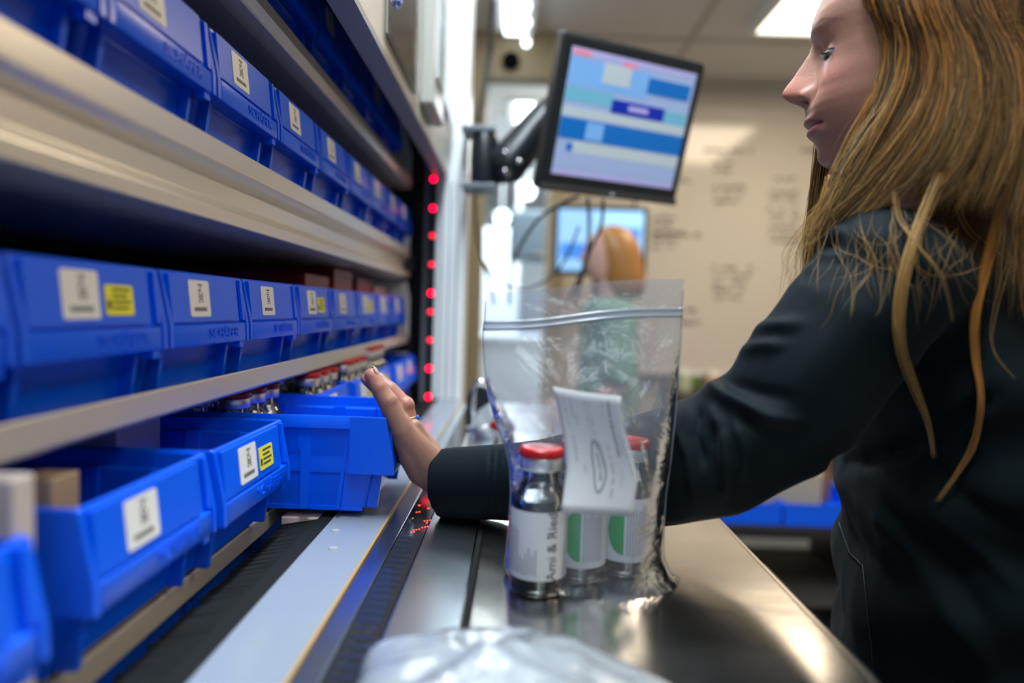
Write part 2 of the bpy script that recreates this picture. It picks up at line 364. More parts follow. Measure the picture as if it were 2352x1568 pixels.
t = thing('low_bench', 'dark low bench holding blue trays behind the woman', 'bench', (1.0, 2.55, 0))
BR = mat('dark_brown_bench', (0.018, 0.014, 0.013), rough=.5)
MB().box(.60, 2.2, 2.3, 2.9, .42, .46).build('bench_top', BR, t, bevel=.004)
for x in (.64, 1.3, 2.15): MB().box(x-.03, x+.03, 2.33, 2.87, 0, .42).build('leg', BR, t)
MB().box(.68, 2.1, 2.34, 2.86, .17, .20).build('lower_shelf', mat('worn_grey_board', (.06, .055, .05), rough=.6), t)
def tray(x0, x1, lab):
    t = thing('parts_tray', lab, 'tray', ((x0+x1)/2, 2.5, .46), None)
    m = MB(); m.box(x0, x1, 2.32, 2.75, .46, .467)
    m.box(x0, x1, 2.32, 2.327, .467, .535).box(x0, x1, 2.743, 2.75, .467, .535).box(x0, x0+.007, 2.327, 2.743, .467, .535).box(x1-.007, x1, 2.327, 2.743, .467, .535)
    m.build('tray_shell', BLUE, t)
    m = MB()
    m.box(x0-.003, x1+.003, 2.316, 2.32, .525, .537); m.build('tray_rim', BLUE, t)
tray(.72, .925, 'short blue tray on the dark bench behind the woman, nearer the work table')
tray(.935, 1.25, 'blue tray on the dark bench partly hidden behind the woman\'s back')
def packet(px, py, sx, sy, sz, col, lab, rz, name='medicine_packet', Y=2450):
    c = at(px, py, Y=Y); z0 = .475
    t = MB(); t.box(-sx/2, sx/2, -sy/2, sy/2, 0, sz)
    o = t.build(name, mat('packet_'+lab.split()[0]+lab.split()[1], col, rough=.5, bump=.3, bscale=40), bevel=.004)
    o.location = (c.x, c.y, z0); o.rotation_euler = (0, 0, rz); tag(o, lab, 'packet', 'packets piled in the trays behind the woman')
packet(1745, 1150, .13, .14, .14, (.42, .34, .25), 'pale tan packet standing in the short blue tray', .2)
packet(1830, 1110, .15, .16, .16, (.40, .34, .27), 'beige box in the blue tray behind the woman\'s elbow', -.3)
packet(1875, 1120, .10, .05, .19, (.30, .16, .08), 'brown box beside the beige one behind the woman\'s elbow', .5, Y=2600)
# ================================================================ the carousel: casing, trays, bins
# casing
t = thing('carousel_casing', 'light casing of the storage carousel around the shelf opening', 'storage machine', V(-150, 900, 1171))
m = MB(); m.bh(-200, -180, -600, 1700, -1400, -321); m.build('header_panel', CAS, t, bevel=.002)
m = MB(); m.bh(-209, -179.5, -600, 1645, -321, -314); m.bh(-209, -200, -600, 1645, -345, -321); m.build('header_lip', GREY, t)
m = MB(); m.bh(-204, -132, 1652, 1760, -1400, 1171); m.build('front_post', WHT, t, bevel=.004)
m = MB()
for x in (-188, -170, -152): m.bh(x-2.5, x+2.5, 1648, 1652, -300, 1171)
m.build('post_groove', mat('shaded_groove_plastic', (.36, .38, .40), rough=.5), t)  # raised grey strips; the grooves' shade is put into their colour
m = MB(); m.bh(-235, -204, 1668, 1760, -1400, 1171); m.build('inner_jamb', mat('grey_jamb', (.22, .23, .24), rough=.4), t)
m = MB(); m.bh(-900, -890, -600, 1760, -1400, 1171); m.bh(-890, -235, 1740, 1760, -1400, 1171); m.build('back_sheet', DARK, t)
m = MB(); m.bh(-890, -200, -600, 1760, -1400, -1380); m.build('top_sheet', CAS, t)
m = MB(); m.bh(-200, -185, -600, 1650, 240, 1171); m.build('lower_panel', GREY, t)
# light curtain
t = thing('light_curtain', 'narrow dark strip with glowing red dots beside the white post', 'sensor strip', V(-211, 1655, 250))
m = MB(); m.bh(-222, -204, 1652, 1668, -420, 240); m.build('strip_body', BLK, t, bevel=.002)
m = MB(); m.bh(-205.5, -203, 1648, 1652, -420, 240); m.build('strip_edge', mat('dark_grey_aluminium', (.08, .09, .09), rough=.4, metal=.5), t)
for py, on in ((411, 1), (478, 1), (541, 0), (607, 0), (673, 1), (716, 0), (781, 0), (846, 1), (911, 1)):
    c = at(996-(py-411)*.024, py, Y=1651); MB().ball(c, .0062 if on else .0058, 12, 8).build('led', LEDR if on else LEDD, t, smooth='all')

# storage trays
def tray_unit(name, lab, floor, lip, y1=1640, X=-262, back=160, lo=False):
    t = thing(name, lab, 'shelf', V(-420, 700, floor+8))
    m = MB(); m.bh(-640, X-1, -150, y1, floor, floor+3); m.build('shelf_floor', mat('shelf_grey', (.16, .15, .145), rough=.4), t)
    m = MB(); m.prism(lip, lambda a, b, d: V(a, d, b), -150, y1); m.build('front_rail', ALU, t, bevel=.0012)
    m = MB(); m.bh(-645, -640, -150, y1, floor-back, floor+3); m.build('back_plate', DARK, t)
    m = MB(); m.prism([(-640, floor-back+20), (-290, floor-back+20), (X-2, floor-60), (X-2, floor), (-640, floor)], lambda a, b, d: V(a, d, b), y1, y1+3); m.build('end_plate', WHT, t)
    return t
tZ = tray_unit('shelf', 'topmost shelf of the carousel, close under the casing edge', -300, [(-262, -303), (-262, -290), (-266, -279), (-285, -276), (-330, -276), (-330, -280), (-287, -280), (-269, -284), (-266, -292), (-266, -303)])
tA = tray_unit('shelf', 'upper cream shelf with a deep curved front rail', -133, [(-262, -138), (-262, -119), (-268, -113), (-276, -108), (-276, -90), (-268, -84), (-262, -80), (-262, -68), (-300, -62), (-640, -62), (-640, -66), (-300, -66), (-268, -71), (-268, -78), (-283, -88), (-283, -110), (-270, -120), (-268, -138)], back=140)
tB = tray_unit('shelf', 'middle shelf with a plain cream front rail', 78, [(-262, 67), (-262, 86), (-266, 89), (-280, 89), (-280, 86), (-267, 86), (-265, 84), (-265, 67)], back=100)
tC = tray_unit('shelf', 'lower shelf that the pushed bin sits on', 215, [(-254, 219), (-254, 238), (-262, 241), (-280, 241), (-280, 238), (-262, 238), (-258, 236), (-258, 219)], X=-256, back=100)
tD = tray_unit('shelf', 'lowest shelf, deep in shade under the table ledge level', 352, [(-262, 348), (-262, 366), (-266, 369), (-266, 348)], back=90)
for tt, h in ((tA, -95), (tB, 100)):
    m = MB(); m.bh(-300, -255, 1643, 1665, h-25, h+10); m.build('hanger_block', BLK, tt)
m = MB(); m.prism([(-640, -60), (-270, -60), (-262, -20), (-262, 214), (-640, 214)], lambda a, b, d: V(a, d, b), 1645, 1650); tag(m.build('tray_side_plate', WHT, bevel=.003), 'tall white side plate at the far end of the lower shelves', 'plate')

# ---- the bin
def rring(z, f, b, hw, r, n=4):
    pts = []
    for cx, cy, a0 in ((f-r, hw-r, 0), (b+r, hw-r, PI/2), (b+r, -hw+r, PI), (f-r, -hw+r, 1.5*PI)):
        for k in range(n+1):
            a = a0+PI/2*k/n; pts.append(((cx+r*math.cos(a))/1000, (cy+r*math.sin(a))/1000, z/1000))
    return pts
L_ = -226
m = MB()
m.loft([rring(0, -34, L_+6, 62, 7), rring(3, -29, L_+2, 65, 9), rring(40, -22, L_, 68, 9), rring(41, -21, L_, 68, 9), rring(40.2, -1, L_, 69, 3), rring(42, 0, L_, 69, 3),
        rring(57, -1, L_, 69.5, 3), rring(58.5, -4.5, L_, 70, 3), rring(86, -8, L_, 71, 3), rring(87, -8, L_-2.5, 75, 3), rring(99, -9, L_-2.5, 75, 3), rring(100, -10, L_-1.5, 74.5, 3),
        rring(99.8, -12, L_+1, 72, 3), rring(88, -11, L_+1, 71, 3), rring(86, -11, L_+3, 68.5, 3), rring(60, -8, L_+3, 67, 3), rring(44, -4, L_+3, 66.5, 3), rring(42.5, -22, L_+3, 66, 6), rring(4, -31, L_+5, 62, 7)])
for sgn in (-1, 1):
    y0, y1 = (70, 75.2) if sgn > 0 else (-75.2, -70)
    m.prism([(-9.2, 99), (-46, 99), (-46, 41), (0, 40.4), (-.6, 57)], lambda a, b, d: (a/1000, d/1000, b/1000), y0, y1)      # flush front corner block
    yy = (66.5, 71.5) if sgn > 0 else (-71.5, -66.5)
    m.prism([(-46, 88), (-49, 88), (-60, 3), (-56, 3)], lambda a, b, d: (a/1000, d/1000, b/1000), *yy)                                # slanting brace
    m.prism([(-86, 88), (-100, 88), (-100, 66), (-97, 62), (-97, 2), (-88, 2)], lambda a, b, d: (a/1000, d/1000, b/1000), *yy)
    m.prism([(-160, 88), (-170, 88), (-168, 2), (-162, 2)], lambda a, b, d: (a/1000, d/1000, b/1000), *yy)
    m.prism([(-34, 4.5), (-212, 4.5), (-212, 0), (-34, 0)], lambda a, b, d: (a/1000, d/1000, b/1000), *((62, 66.4) if sgn > 0 else (-66.4, -62)))
    m.prism([(-24, 41), (-14, 41), (-19, 3), (-30, 3)], lambda a, b, d: (a/1000, d/1000, b/1000), *((57, 62) if sgn > 0 else (-62, -57)))       # upright rib below the bulge
pad = [(-4.5, 60), (-1.6, 60), (-5.6, 97.5), (-8.6, 97.5)]
m.prism(pad, lambda a, b, d: (a/1000, d/1000, b/1000), -69, 54)
m.prism(pad, lambda a, b, d: (a/1000, d/1000, b/1000), 63.5, 69)
m.prism([(-12, 40.6), (-3, 40.6), (-3, 34), (-12, 34)], lambda a, b, d: (a/1000, d/1000, b/1000), 60, 70)                              # stacking nub
BIN = m.mesh('bin_shell', BLUE, smooth=32)
vs, fs = textmesh('SCH\u00c4FER', .0125, .0004)
m = MB(); m.add([(0.0002-(.00094*0)+z, x*1.15, y) for x, y, z in vs], fs); EMB = m.mesh('embossed_lettering', BLUE)
LEAN = math.atan2(4.0, 37.5)
def onpad(y0, y1, w0, w1, th=.35, off=0.15):
    """thin sheet lying on the leaning front pad"""
    def P(y, wv, d): u = -1.6-(wv-60)*4/37.5+d; return (u/1000, y/1000, wv/1000)
    m = MB(); r = min(2.2, abs(w1-w0)*.18, abs(y1-y0)*.18); poly = []
    for cy, cw, a0 in ((y1-r, w1-r, 0), (y0+r, w1-r, PI/2), (y0+r, w0+r, PI), (y1-r, w0+r, 1.5*PI)):
        for k in range(4): a = a0+PI/2*k/3; poly.append((cy+r*math.cos(a), cw+r*math.sin(a)))
    m.prism(poly, lambda a, b, d: P(a, b, d), off, off+th); return m
STKM = onpad(-40, -4, 64, 94).mesh('sticker', STK)
YELM = onpad(2, 34, 66, 86).mesh('yellow_sticker', YEL)
m = MB(); rr = random.Random(5)
for k in range(7):                                            # upright line of print and the small number below it
    for j in range(3):
        if rr.random() < .8: y0 = -24+j*2.6; q = onpad(y0, y0+2.0, 91-k*2.3-1.5, 91-k*2.3, .1, .55); m.add(q.v, q.f)
for k in range(7):
    q = onpad(-33+k*3.2, -33+k*3.2+2.2, 68.5, 71.8, .1, .55); m.add(q.v, q.f)
PRM = m.mesh('printed_text', INK)
m = MB()
for k in range(4):
    q = onpad(10, 31-rr.uniform(0, 6), 82-k*4, 83.6-k*4, .1, .55); m.add(q.v, q.f)
q = onpad(4, 8, 70, 76, .1, .55); m.add(q.v, q.f)
PRY = m.mesh('printed_text', INK)
def make_bin(y0, X, floor, lab, yellow=False, sticker=True, emb=True, group=None, dy=155):
    t = thing('storage_bin', lab, 'bin', V(X, y0+dy/2, floor), group)
    inst('bin_shell', BIN, t)
    if sticker:
        s = inst('sticker', STKM, t, label='white sticker with print'); inst('printed_text', PRM, s)
        if yellow: s = inst('yellow_sticker', YELM, t, label='small yellow sticker'); inst('printed_text', PRY, s)
    if emb: inst('embossed_lettering', EMB, t, loc=(0, .02, .049))
    return t
g = 'blue bins on the topmost shelf'
for i in range(8):
    make_bin(416+155*i-155, -262, -300, f'dark blue bin on the topmost shelf, {ORD[i]} from the near end', group=g, sticker=i % 2 == 0, emb=False)
g = 'blue bins on the upper shelf'
for i in range(9):
    make_bin(279+155*i, -262, -133, f'blue bin on the upper shelf, {ORD[i]} from the near end', group=g, dy=155 if i < 8 else 120)
g = 'blue bins on the middle shelf'
for i in range(9):
    make_bin(202+155*i, -262, 78, f'blue bin on the middle shelf, {ORD[i]} from the near end' + (', with a yellow sticker' if i in (1, 4, 6) else ''), yellow=i in (1, 4, 6), group=g)
g = 'blue bins on the lower shelf'
make_bin(168, -221, 215, 'blue bin on the lower shelf nearest the camera, cut by the photo edge', group=g, sticker=False)
make_bin(358, -224, 215, 'blue bin on the lower shelf with one white sticker and near side showing', group=g)
make_bin(513, -220, 215, 'blue bin on the lower shelf with white and yellow stickers, before the pushed bin', yellow=True, group=g)
pulled = make_bin(688, -122, 214, 'bright blue bin pulled far out, the hand pushing its front', group=g)
for i, y in enumerate((857, 1012, 1167, 1322, 1470)):
    make_bin(y, -240+[0, 5, 4, 8, 4][i], 215, f'blue bin on the lower shelf, {ORD[i]} beyond the pushed bin', yellow=i in (1, 2), group=g)
g = 'blue bins on the lowest shelf'
for i in range(7):
    make_bin(300+155*i, -285, 352, f'shaded blue bin on the lowest shelf, {ORD[i]} from the near end', group=g, sticker=False, emb=False)
# cartons standing in and between the bins
def carton(x0, x1, y0, y1, h0, h1, col, lab, name='carton', print_=True):
    c = V((x0+x1)/2, (y0+y1)/2, h1); t = thing(name, lab, 'box', c)
    cm = mat('carton_board', col, rough=.5)
    m = MB(); m.bh(x0, x1, y0, y1, h0, h1); m.build('carton_body', cm, t, bevel=.0012)
    m = MB(); m.bh(x0+3, x1-3, y0+4, (y0+y1)/2, h0-.8, h0-.1); m.build('top_flap', cm, t)
    if print_:
        m = MB()
        for k in range(3): m.bh(x0+(x1-x0)*.15, x0+(x1-x0)*(.8-.15*k), y0-.4, y0-.02, h0+(h1-h0)*(.25+.2*k), h0+(h1-h0)*(.33+.2*k))
        m.build('printed_text', GREYINK, t)
carton(-420, -236, 317, 332, 88, 212, (.60, .52, .46), 'tall cream carton standing between two bins at the near end', print_=False)
carton(-440, -330, 560, 630, 98, 210, (.50, .47, .50), 'white carton sticking up inside the bin before the pushed bin')
carton(-290, -264, 385, 410, 106, 210, (.45, .33, .22), 'small tan card packet inside the stickered bin at the near end', print_=False)
carton(-240, -190, 700, 800, 223, 262, (.62, .48, .44), 'pinkish carton lying under the pushed bin behind the black brush')
DR = mat('dark_red_box', (.16, .006, .01), rough=.4)
for i, (y, h, col) in enumerate(((960, -42, 0), (1110, -58, 0), (1270, -50, 1), (1420, -40, 1))):
    m = MB(); m.bh(-460, -300, y, y+120, h, 60)
    o = m.build('medicine_box', DR if not col or i == 2 else mat('grey_pink_carton', (.35, .22, .22), rough=.5), bevel=.0015)
    tag(o, ['dark red box rising from a middle shelf bin, nearest of the red ones', 'dark red box rising highest from the middle shelf bins', 'dark red box behind the highest one in the middle shelf bins', 'greyish pink box in a far middle shelf bin'][i], 'box', 'boxes in the middle shelf bins')
# ================================================================ ledge, brush, work table
t = thing('ledge', 'pale blue-white ledge with a tan edge along the carousel opening', 'ledge', V(-156, 700, 245))
m = MB(); m.bh(-185, -129, -150, 1648, 221, 240); m.build('ledge_top', mat('pale_laminate', (.25, .29, .35), rough=.14, noise=.02), t, bevel=.001)
m = MB(); m.bh(-129, -126.5, -150, 1648, 219.5, 240); m.build('edge_band', mat('tan_edge_band', (.42, .27, .11), rough=.4), t)
m = MB()
for x, y in ((-171, 655), (-160, 606), (-165, 1200)): m.add(*[(lambda q: (q.v, q.f))(MB().lathe([(.0045, 0), (.004, .0012), (0, .0016)], V(x, y, 221), n=12))][0])
m.build('screw_cap', mat('screw_grey', (.33, .35, .38), rough=.5), t, smooth=True)
t = thing('brush_strip', 'black brush strip between the shelves and the pale ledge', 'brush', V(-210, 700, 250))
m = MB(); m.bh(-200, -185.5, -150, 1648, 222, 236); m.build('brush_holder', RUB, t)
m = MB(); rr = random.Random(2)
for k in range(520):
    y = 200+k*2.8+rr.uniform(-1, 1); x1 = -236+rr.uniform(-4, 3)
    m.add([V(-200, y, 224), V(-200, y+3.4, 224), V(x1, y+3.4+rr.uniform(-2, 2), 231), V(x1, y+rr.uniform(-2, 1), 231), V(-200, y, 226), V(-200, y+3.4, 226), V(x1, y+3.4, 232), V(x1, y, 232)], [(0, 1, 2, 3), (7, 6, 5, 4), (0, 4, 5, 1), (3, 2, 6, 7), (0, 3, 7, 4), (1, 5, 6, 2)])
m.build('bristles', RUB, t, kind='stuff')

t = thing('work_table', 'polished steel work table with long grooves beside the carousel', 'table', V(50, 700, 1171))
m = MB(); m.bh(-126, -109, -150, 1600, 221.2, 236); m.build('edge_strip', MIRR, t, bevel=.001)
m = MB(); m.bh(-108.3, -84.7, -150, 1600, 221.6, 236); m.build('glass_strip', DGLASS, t)
m = MB(); m.bh(-84, -33, -150, 1600, 221, 236); m.build('steel_plate', MIRR, t, bevel=.001)
m = MB(); m.bh(-32.6, -29, -150, 1600, 223.5, 236); m.build('groove', RUB, t)
m = MB(); m.bh(-34.2, -32.6, -150, 1600, 219.6, 236); m.build('chrome_trim', CHR, t)
m = MB(); m.bh(-28.6, 225, -150, 1600, 221, 245); m.build('table_top', STEEL, t, bevel=.002)
m = MB(); m.bh(225, 230, -150, 1600, 222.5, 262); m.build('front_edge', mat('table_edge_steel', (.36, .33, .30), rough=.3, metal=1), t, bevel=.001)
m = MB(); m.tube([V(231.5, y, 226) for y in range(420, 630, 15)], .0022, 8); m.build('edge_wire', BLK, t)
m = MB(); m.bh(-126, 222, -150, 1600, 245.2, 300); m.build('under_frame', GREY, t)
for x, y in ((-110, 40), (205, 40), (-110, 1560), (205, 1560)):
    m = MB(); m.bh(x-18, x+18, y-18, y+18, 300, 1171); m.build('leg', GREY, t)
# small emissive red bars along the glass strip
m = MB(); sg = []
for (px, py, n, w_) in ((963, 1160, 1, 6), (957, 1176, 2, 4), (948, 1190, 1, 3), (975, 1196, 4, 3.4), (970, 1211, 3, 3.4), (950, 1217, 3, 3.2), (984, 1167, 1, 5), (945, 1222, 2, 3), (980, 1200, 1, 4)):
    for k in range(n):
        c = at(px+k*6.4, py-k*1.0, H=221.4); m.box(c.x-w_/4600, c.x+w_/4600, c.y-.0012, c.y+.0012, c.z-.0004, c.z+.0002)
o = m.build('red_bars', mat('emissive_red', (.9, .05, .03), emit=(1, .03, .02), estr=5), t)
# dark bars on the glass strip, painting in the reflection of the shelf bins
m = MB()
for k in range(26):
    y = 330+k*12.5; m.bh(-106, -90 if k % 7 else -88, y, y+5.5, 221.35, 221.8)
m.build('bin_reflection', mat('dark_blue_reflection', (.01, .015, .04), rough=.3), t)

# ================================================================ vials
def vial_parts(R=22.5):
    k = R/23; g = MB()
    out = [(0, 0), (R-3, 0), (R-.8, 1.2), (R, 4), (R, 74), (R-1, 79), (R-5, 84), (15, 88), (14, 91), (14, 98), (16, 99), (16, 104)]
    inn = [(12, 104), (12, 92), (14.5-1.6, 89), (R-6.5, 82), (R-2.4, 76), (R-1.8, 70), (R-1.8, 5), (R-4, 3), (0, 4.5)]
    G = MB().lathe([(r/1000, z/1000) for r, z in out+inn], n=40, cap0=False, cap1=False).mesh('glass_body', GLASS, smooth=50, weld=1e-6)
    lq = [(0, 4.7), (R-4.2, 3.2), (R-2.0, 5.2), (R-2.0, 70), (R-2.4, 74.5), (0, 74)]
    W_ = MB().lathe([(r/1000, z/1000) for r, z in lq], n=40, cap0=False, cap1=False).mesh('liquid', WATER, smooth=50, weld=1e-6)
    C = MB().lathe([(r/1000, z/1000) for r, z in [(14.4, 96.5), (16.6, 97), (16.9, 98), (16.9, 105.8), (16.4, 106.8), (0, 106.8)]], n=40, cap0=False, cap1=False).mesh('crimp_collar', SILV, smooth=50)
    P = MB().lathe([(r/1000, z/1000) for r, z in [(0, 106.9), (16.4, 106.9), (17.8, 107.6), (18, 109), (17.8, 112.6), (16.8, 113.8), (14, 114.4), (8, 113.9), (0, 113.7)]], n=40, cap0=False, cap1=False).mesh('flip_cap', RED, smooth=50)
    LB = MB().lathe([(R/1000+.0002, .0145), (R/1000+.0002, .0675)], n=48, cap0=False, cap1=False)
    LB.lathe([(R/1000+.00005, .0145), (R/1000+.00005, .0675)], n=48, cap0=False, cap1=False)
    LM = LB.mesh('paper_label', mat('vial_label_paper', (.80, .81, .83), rough=.4), smooth=60)
    return G, W_, C, P, LM
VG, VW, VC, VP, VL = vial_parts()
def cyl(a, z, R=.0225, d=.00045): return ((R+d)*math.sin(a), -(R+d)*math.cos(a), z)     # angle 0 faces the camera, positive to its right
def bend(verts, a0, zc, rot=True):
    out = []
    for x, y, z in verts:
        if rot: x, y = -y, x
        out.append(cyl(a0+x/.0225, zc+y))
    return out
GRN = mat('label_green', (.0, .36, .07), rough=.4); BLU_I = mat('blue_ink', (.10, .14, .5), rough=.5); GRN_I = mat('green_ink', (.1, .5, .12), rough=.5)
def patch(m, a0, a1, z0, z1, n=4):
    vs = []; fs = []
    for i in range(n+1):
        a = a0+(a1-a0)*i/n; vs += [cyl(a, z0), cyl(a, z1)]
    for i in range(n): fs.append((2*i, 2*i+2, 2*i+3, 2*i+1))
    m.add(vs, fs)
def vial(x, y, lab, kind, rz=0, small=False, base=221, group=None):
    t = thing('vial', lab, 'vial', V(x, y, base), group)
    inst('glass_body', VG, t); inst('liquid', VW, t); inst('crimp_collar', VC, t); inst('flip_cap', VP, t)
    if kind is None: return t
    lb = inst('paper_label', VL, t)
    rr = random.Random(int(x*7+y))
    if kind == 'text':
        m = MB()
        vs, fs = textmesh('Ami & Ried', .0115); m.add(bend(vs, .50+rz, .041), fs); m2 = MB()
        for k in range(11):
            a = -1.25+k*.115; z0 = .018+rr.uniform(0, .002); patch(m2, a+rz, a+.04+rz, z0, z0+(.034 if k < 5 else rr.uniform(.012, .022)), 1)
        inst('printed_text', m.mesh('printed_text', INK), lb); inst('small_print', m2.mesh('small_print', GREYINK), lb)
    else:
        c = kind; n = 18; vs = []; fs = []
        # green half disc, straight side to the right
        H_ = .0215 if c == 'green' else .0205; zc = .0415; a_r = .05+rz; wd = .62
        cols = 12
        for i in range(cols+1):
            u = i/cols; hh = H_*math.sqrt(max(0, 1-(1-u)**2)); a = a_r-wd*(1-u)
            for j in range(7): vs.append(cyl(a, zc-hh+2*hh*j/6))
        for i in range(cols):
            for j in range(6): fs.append((i*7+j, (i+1)*7+j, (i+1)*7+j+1, i*7+j+1))
        m = MB(); m.add(vs, fs); inst('green_emblem', m.mesh('green_emblem', GRN), lb)
        m = MB(); m2 = MB(); m3 = MB()
        for k in range(9):
            mm = (m, m, m, m2, m3, m, m2, m, m)[k]; z = .064-k*.0055; patch(mm, -1.25+rz, -.75-rr.uniform(0, .2)+rz, z-.0022, z, 2)
        for k in range(8): a = .16+k*.10; patch(m3, a+rz, a+.035+rz, .02, .062-rr.uniform(0, .006), 1)
        inst('blue_print', m.mesh('blue_print', BLU_I), lb); inst('green_print', m2.mesh('green_print', GRN_I), lb); inst('small_print', m3.mesh('small_print', GREYINK), lb)
    return t
vial(22, 534, 'vial in the clear bag with black upright lettering, nearest of the three', 'text', rz=-.05)
vial(57, 563, 'vial in the clear bag half hidden under the hanging paper tag', 'green', rz=-.1)
vial(98, 580, 'vial in the clear bag with green half disc, nearest the steel table edge', 'green2', rz=-.25)
# vials inside the bins
g = 'red capped vials in the pushed bin'
for i in range(3):
    for j in range(3): vial(-300-i*42, 722+j*44, 'clear vial with dark red cap in the pushed bin', None, base=210, group=g)
g = 'red capped vials in the bin beyond the pushed bin'
for i in range(3):
    for j in range(3): vial(-275-i*40, 893+j*43, 'clear vial with red cap in the bin just beyond the pushed bin', None, base=205, group=g)
g = 'red capped vials two bins beyond the pushed bin'
for i in range(2):
    for j in range(3): vial(-268-i*40, 1048+j*43, 'clear vial with red cap in the second bin beyond the pushed bin', None, base=200, group=g)
g = 'red capped vials three bins beyond the pushed bin'
for j in range(3): vial(-268, 1203+j*43, 'clear vial with red cap in the third bin beyond the pushed bin', None, base=188, group=g)

# ================================================================ clear zip bag around the three vials
FILM = clearfilm('clear_bag_film', (.90, .92, .97), .08, .11, bump=.5, bscale=20, gl=1.0)
bag = thing('zip_bag', 'clear zip bag standing on the table around three vials', 'bag', V(60, 555, 221))
# outline of the bag by rows: height below camera, left x, right x, half depth, all mm, y centre
rows = [(-22, -30, 132, 1, 560), (-14, -30, 131, 1, 560), (-2, -30, 131, 1.5, 559), (8, -31, 131, 2.2, 558), (16, -31, 131, 3, 558), (35, -29, 131, 7, 557), (60, -25, 130, 13, 556), (85, -18, 130, 20, 556), (105, -9, 129, 26, 556),
        (125, -4, 128, 31, 556), (150, -2, 126, 35, 557), (175, -2.5, 126, 38, 558), (200, -3.5, 127, 41, 559), (214, -5, 133, 43, 560), (220.5, -3, 142, 44, 561)]
NS = 44
def rowat(h):
    for a, b in zip(rows[:-1], rows[1:]):
        if h <= b[0]: k = (h-a[0])/(b[0]-a[0]); k = max(0, k); return [a[i]+(b[i]-a[i])*k for i in range(5)]
    return list(rows[-1])
hs = [-22+242.5*(i/70) for i in range(71)]
def fold(u, h, side):
    f = 0
    for (u0, h0, u1, h1, wd, am) in BF[side]:
        dx, dy = (u1-u0)*160, h1-h0; L2 = dx*dx+dy*dy; px, py = (u-u0)*160, h-h0
        k = min(1, max(0, (px*dx+py*dy)/L2)); d = math.hypot(px-dx*k, py-dy*k); f += am*math.exp(-(d/wd)**2)*math.sin(PI*min(1, max(0.02, k*.96+.02)))**.4
    return f
rb = random.Random(11)
BF = [[(.02, 42, .30, 92, 3.0, 4), (.05, 100, .32, 140, 2.5, 4), (.30, 62, .62, 88, 3.5, 3), (.72, 72, .80, 92, 3, 4), (.78, 90, .86, 130, 2.6, 4), (.66, 80, .58, 100, 4, 3.5), (.90, 60, .86, 88, 3, 3.5), (.34, 150, .38, 118, 3.5, 3)], []]
for s_ in (0, 1):
    for k in range(26):
        u = rb.uniform(.05, .95); h = rb.uniform(25, 140); an = rb.gauss(1.4, .7); ln = rb.uniform(15, 50)
        BF[s_].append((u, h, u+math.cos(an)*ln/160, h+math.sin(an)*ln, rb.uniform(1.6, 4), rb.uniform(-3.2, 3.2)))
def bagpt(u, h, side):
    H, xl, xr, hd, yc = rowat(h); e = (4*u*(1-u))**.55
    lean = -.028*(h-200) if h < 200 else 0
    y = yc+(-1 if side == 0 else 1)*hd*e
    amp = min(1, max(0, (h-14)/25))*e*(1 if h < 110 else max(0, (150-h)/40))
    y += (-1 if side == 0 else 1)*0+fold(u, h, side)*amp
    top = (-17*(u-.5)) if h < 60 else -17*(u-.5)*max(0, (170-h)/110)
    hh = h+top+(1.5*math.sin(u*7) if h < 20 else 0)
    return V(xl+(xr-xl)*u+lean*.5, y, min(hh, 220.6))
def sheet(side):
    vs = [bagpt(j/NS, h, side) for h in hs for j in range(NS+1)]; n = NS+1
    return vs, [(i*n+j, i*n+j+1, (i+1)*n+j+1, (i+1)*n+j) for i in range(len(hs)-1) for j in range(NS)]
m = MB(); m.add(*sheet(0)); m.build('front_film', FILM, bag, smooth='all', fix=False)
m = MB(); m.add(*sheet(1)); m.build('back_film', FILM, bag, smooth='all', fix=False)
ZIP = clearfilm('zip_rib_plastic', (.80, .84, .92), .55, .2, bump=.1, col=(.72, .78, .88))
m = MB()
for hz in (3.0, 8.0):
    pts = [bagpt(j/NS, hz, 0)+Vector((0, -.0012, 0)) for j in range(NS+1)]; m.tube(pts, .0014, 8)
q = [bagpt(j/NS, hz, 0)+Vector((0, -.0018, 0)) for hz in (2.0, 9.5) for j in range(NS+1)]; m.add(q, [(j, j+1, NS+2+j, NS+1+j) for j in range(NS)])
m.build('zip_strip', ZIP, bag, smooth='all')
for u in (0.0, 1.0):
    MB().tube([bagpt(u, h, 0) for h in hs[2:]], .0005, 6).build('side_seam', ZIP, bag, smooth='all')
# paper tag inside the front of the bag
cr = [(1270, 888), (1427, 910), (1466, 1090), (1452, 1187), (1290, 1178), (1302, 1030)]
def tagpt(u, v):
    top = (1270+157*u, 888+22*u+3*math.sin(u*PI)); bot = (1288+164*u, 1176+10*u)
    k = v; xl = (1270+(1302-1270)*math.sin(min(1, k*1.35)*PI/2)) if k < .6 else 1302-14*((k-.6)/.4)**1.3
    xr = 1427+(1466-1427)*(max(0, (k-.12)/.55))**1.2 if k < .67 else 1466-14*((k-.67)/.33)
    px = xl+(xr-xl)*u; py = top[1]+(bot[1]-top[1])*v
    Y = 498+6*math.sin(v*PI)*(1-.5*u)-16*(u-.4)*(1-v)
    return at(px, py, Y=Y)
n = 14; vs = [tagpt(i/n, j/n) for j in range(n+1) for i in range(n+1)]
fs = [(j*(n+1)+i, j*(n+1)+i+1, (j+1)*(n+1)+i+1, (j+1)*(n+1)+i) for j in range(n) for i in range(n)]
TG = thing('paper_tag', 'white printed paper tag hanging in the bag before the vials', 'tag', tagpt(.5, 1))
o = MB().add(vs, fs).build('tag_sheet', PAPER, TG, smooth='all'); md = o.modifiers.new('solid', 'SOLIDIFY'); md.thickness = .0002
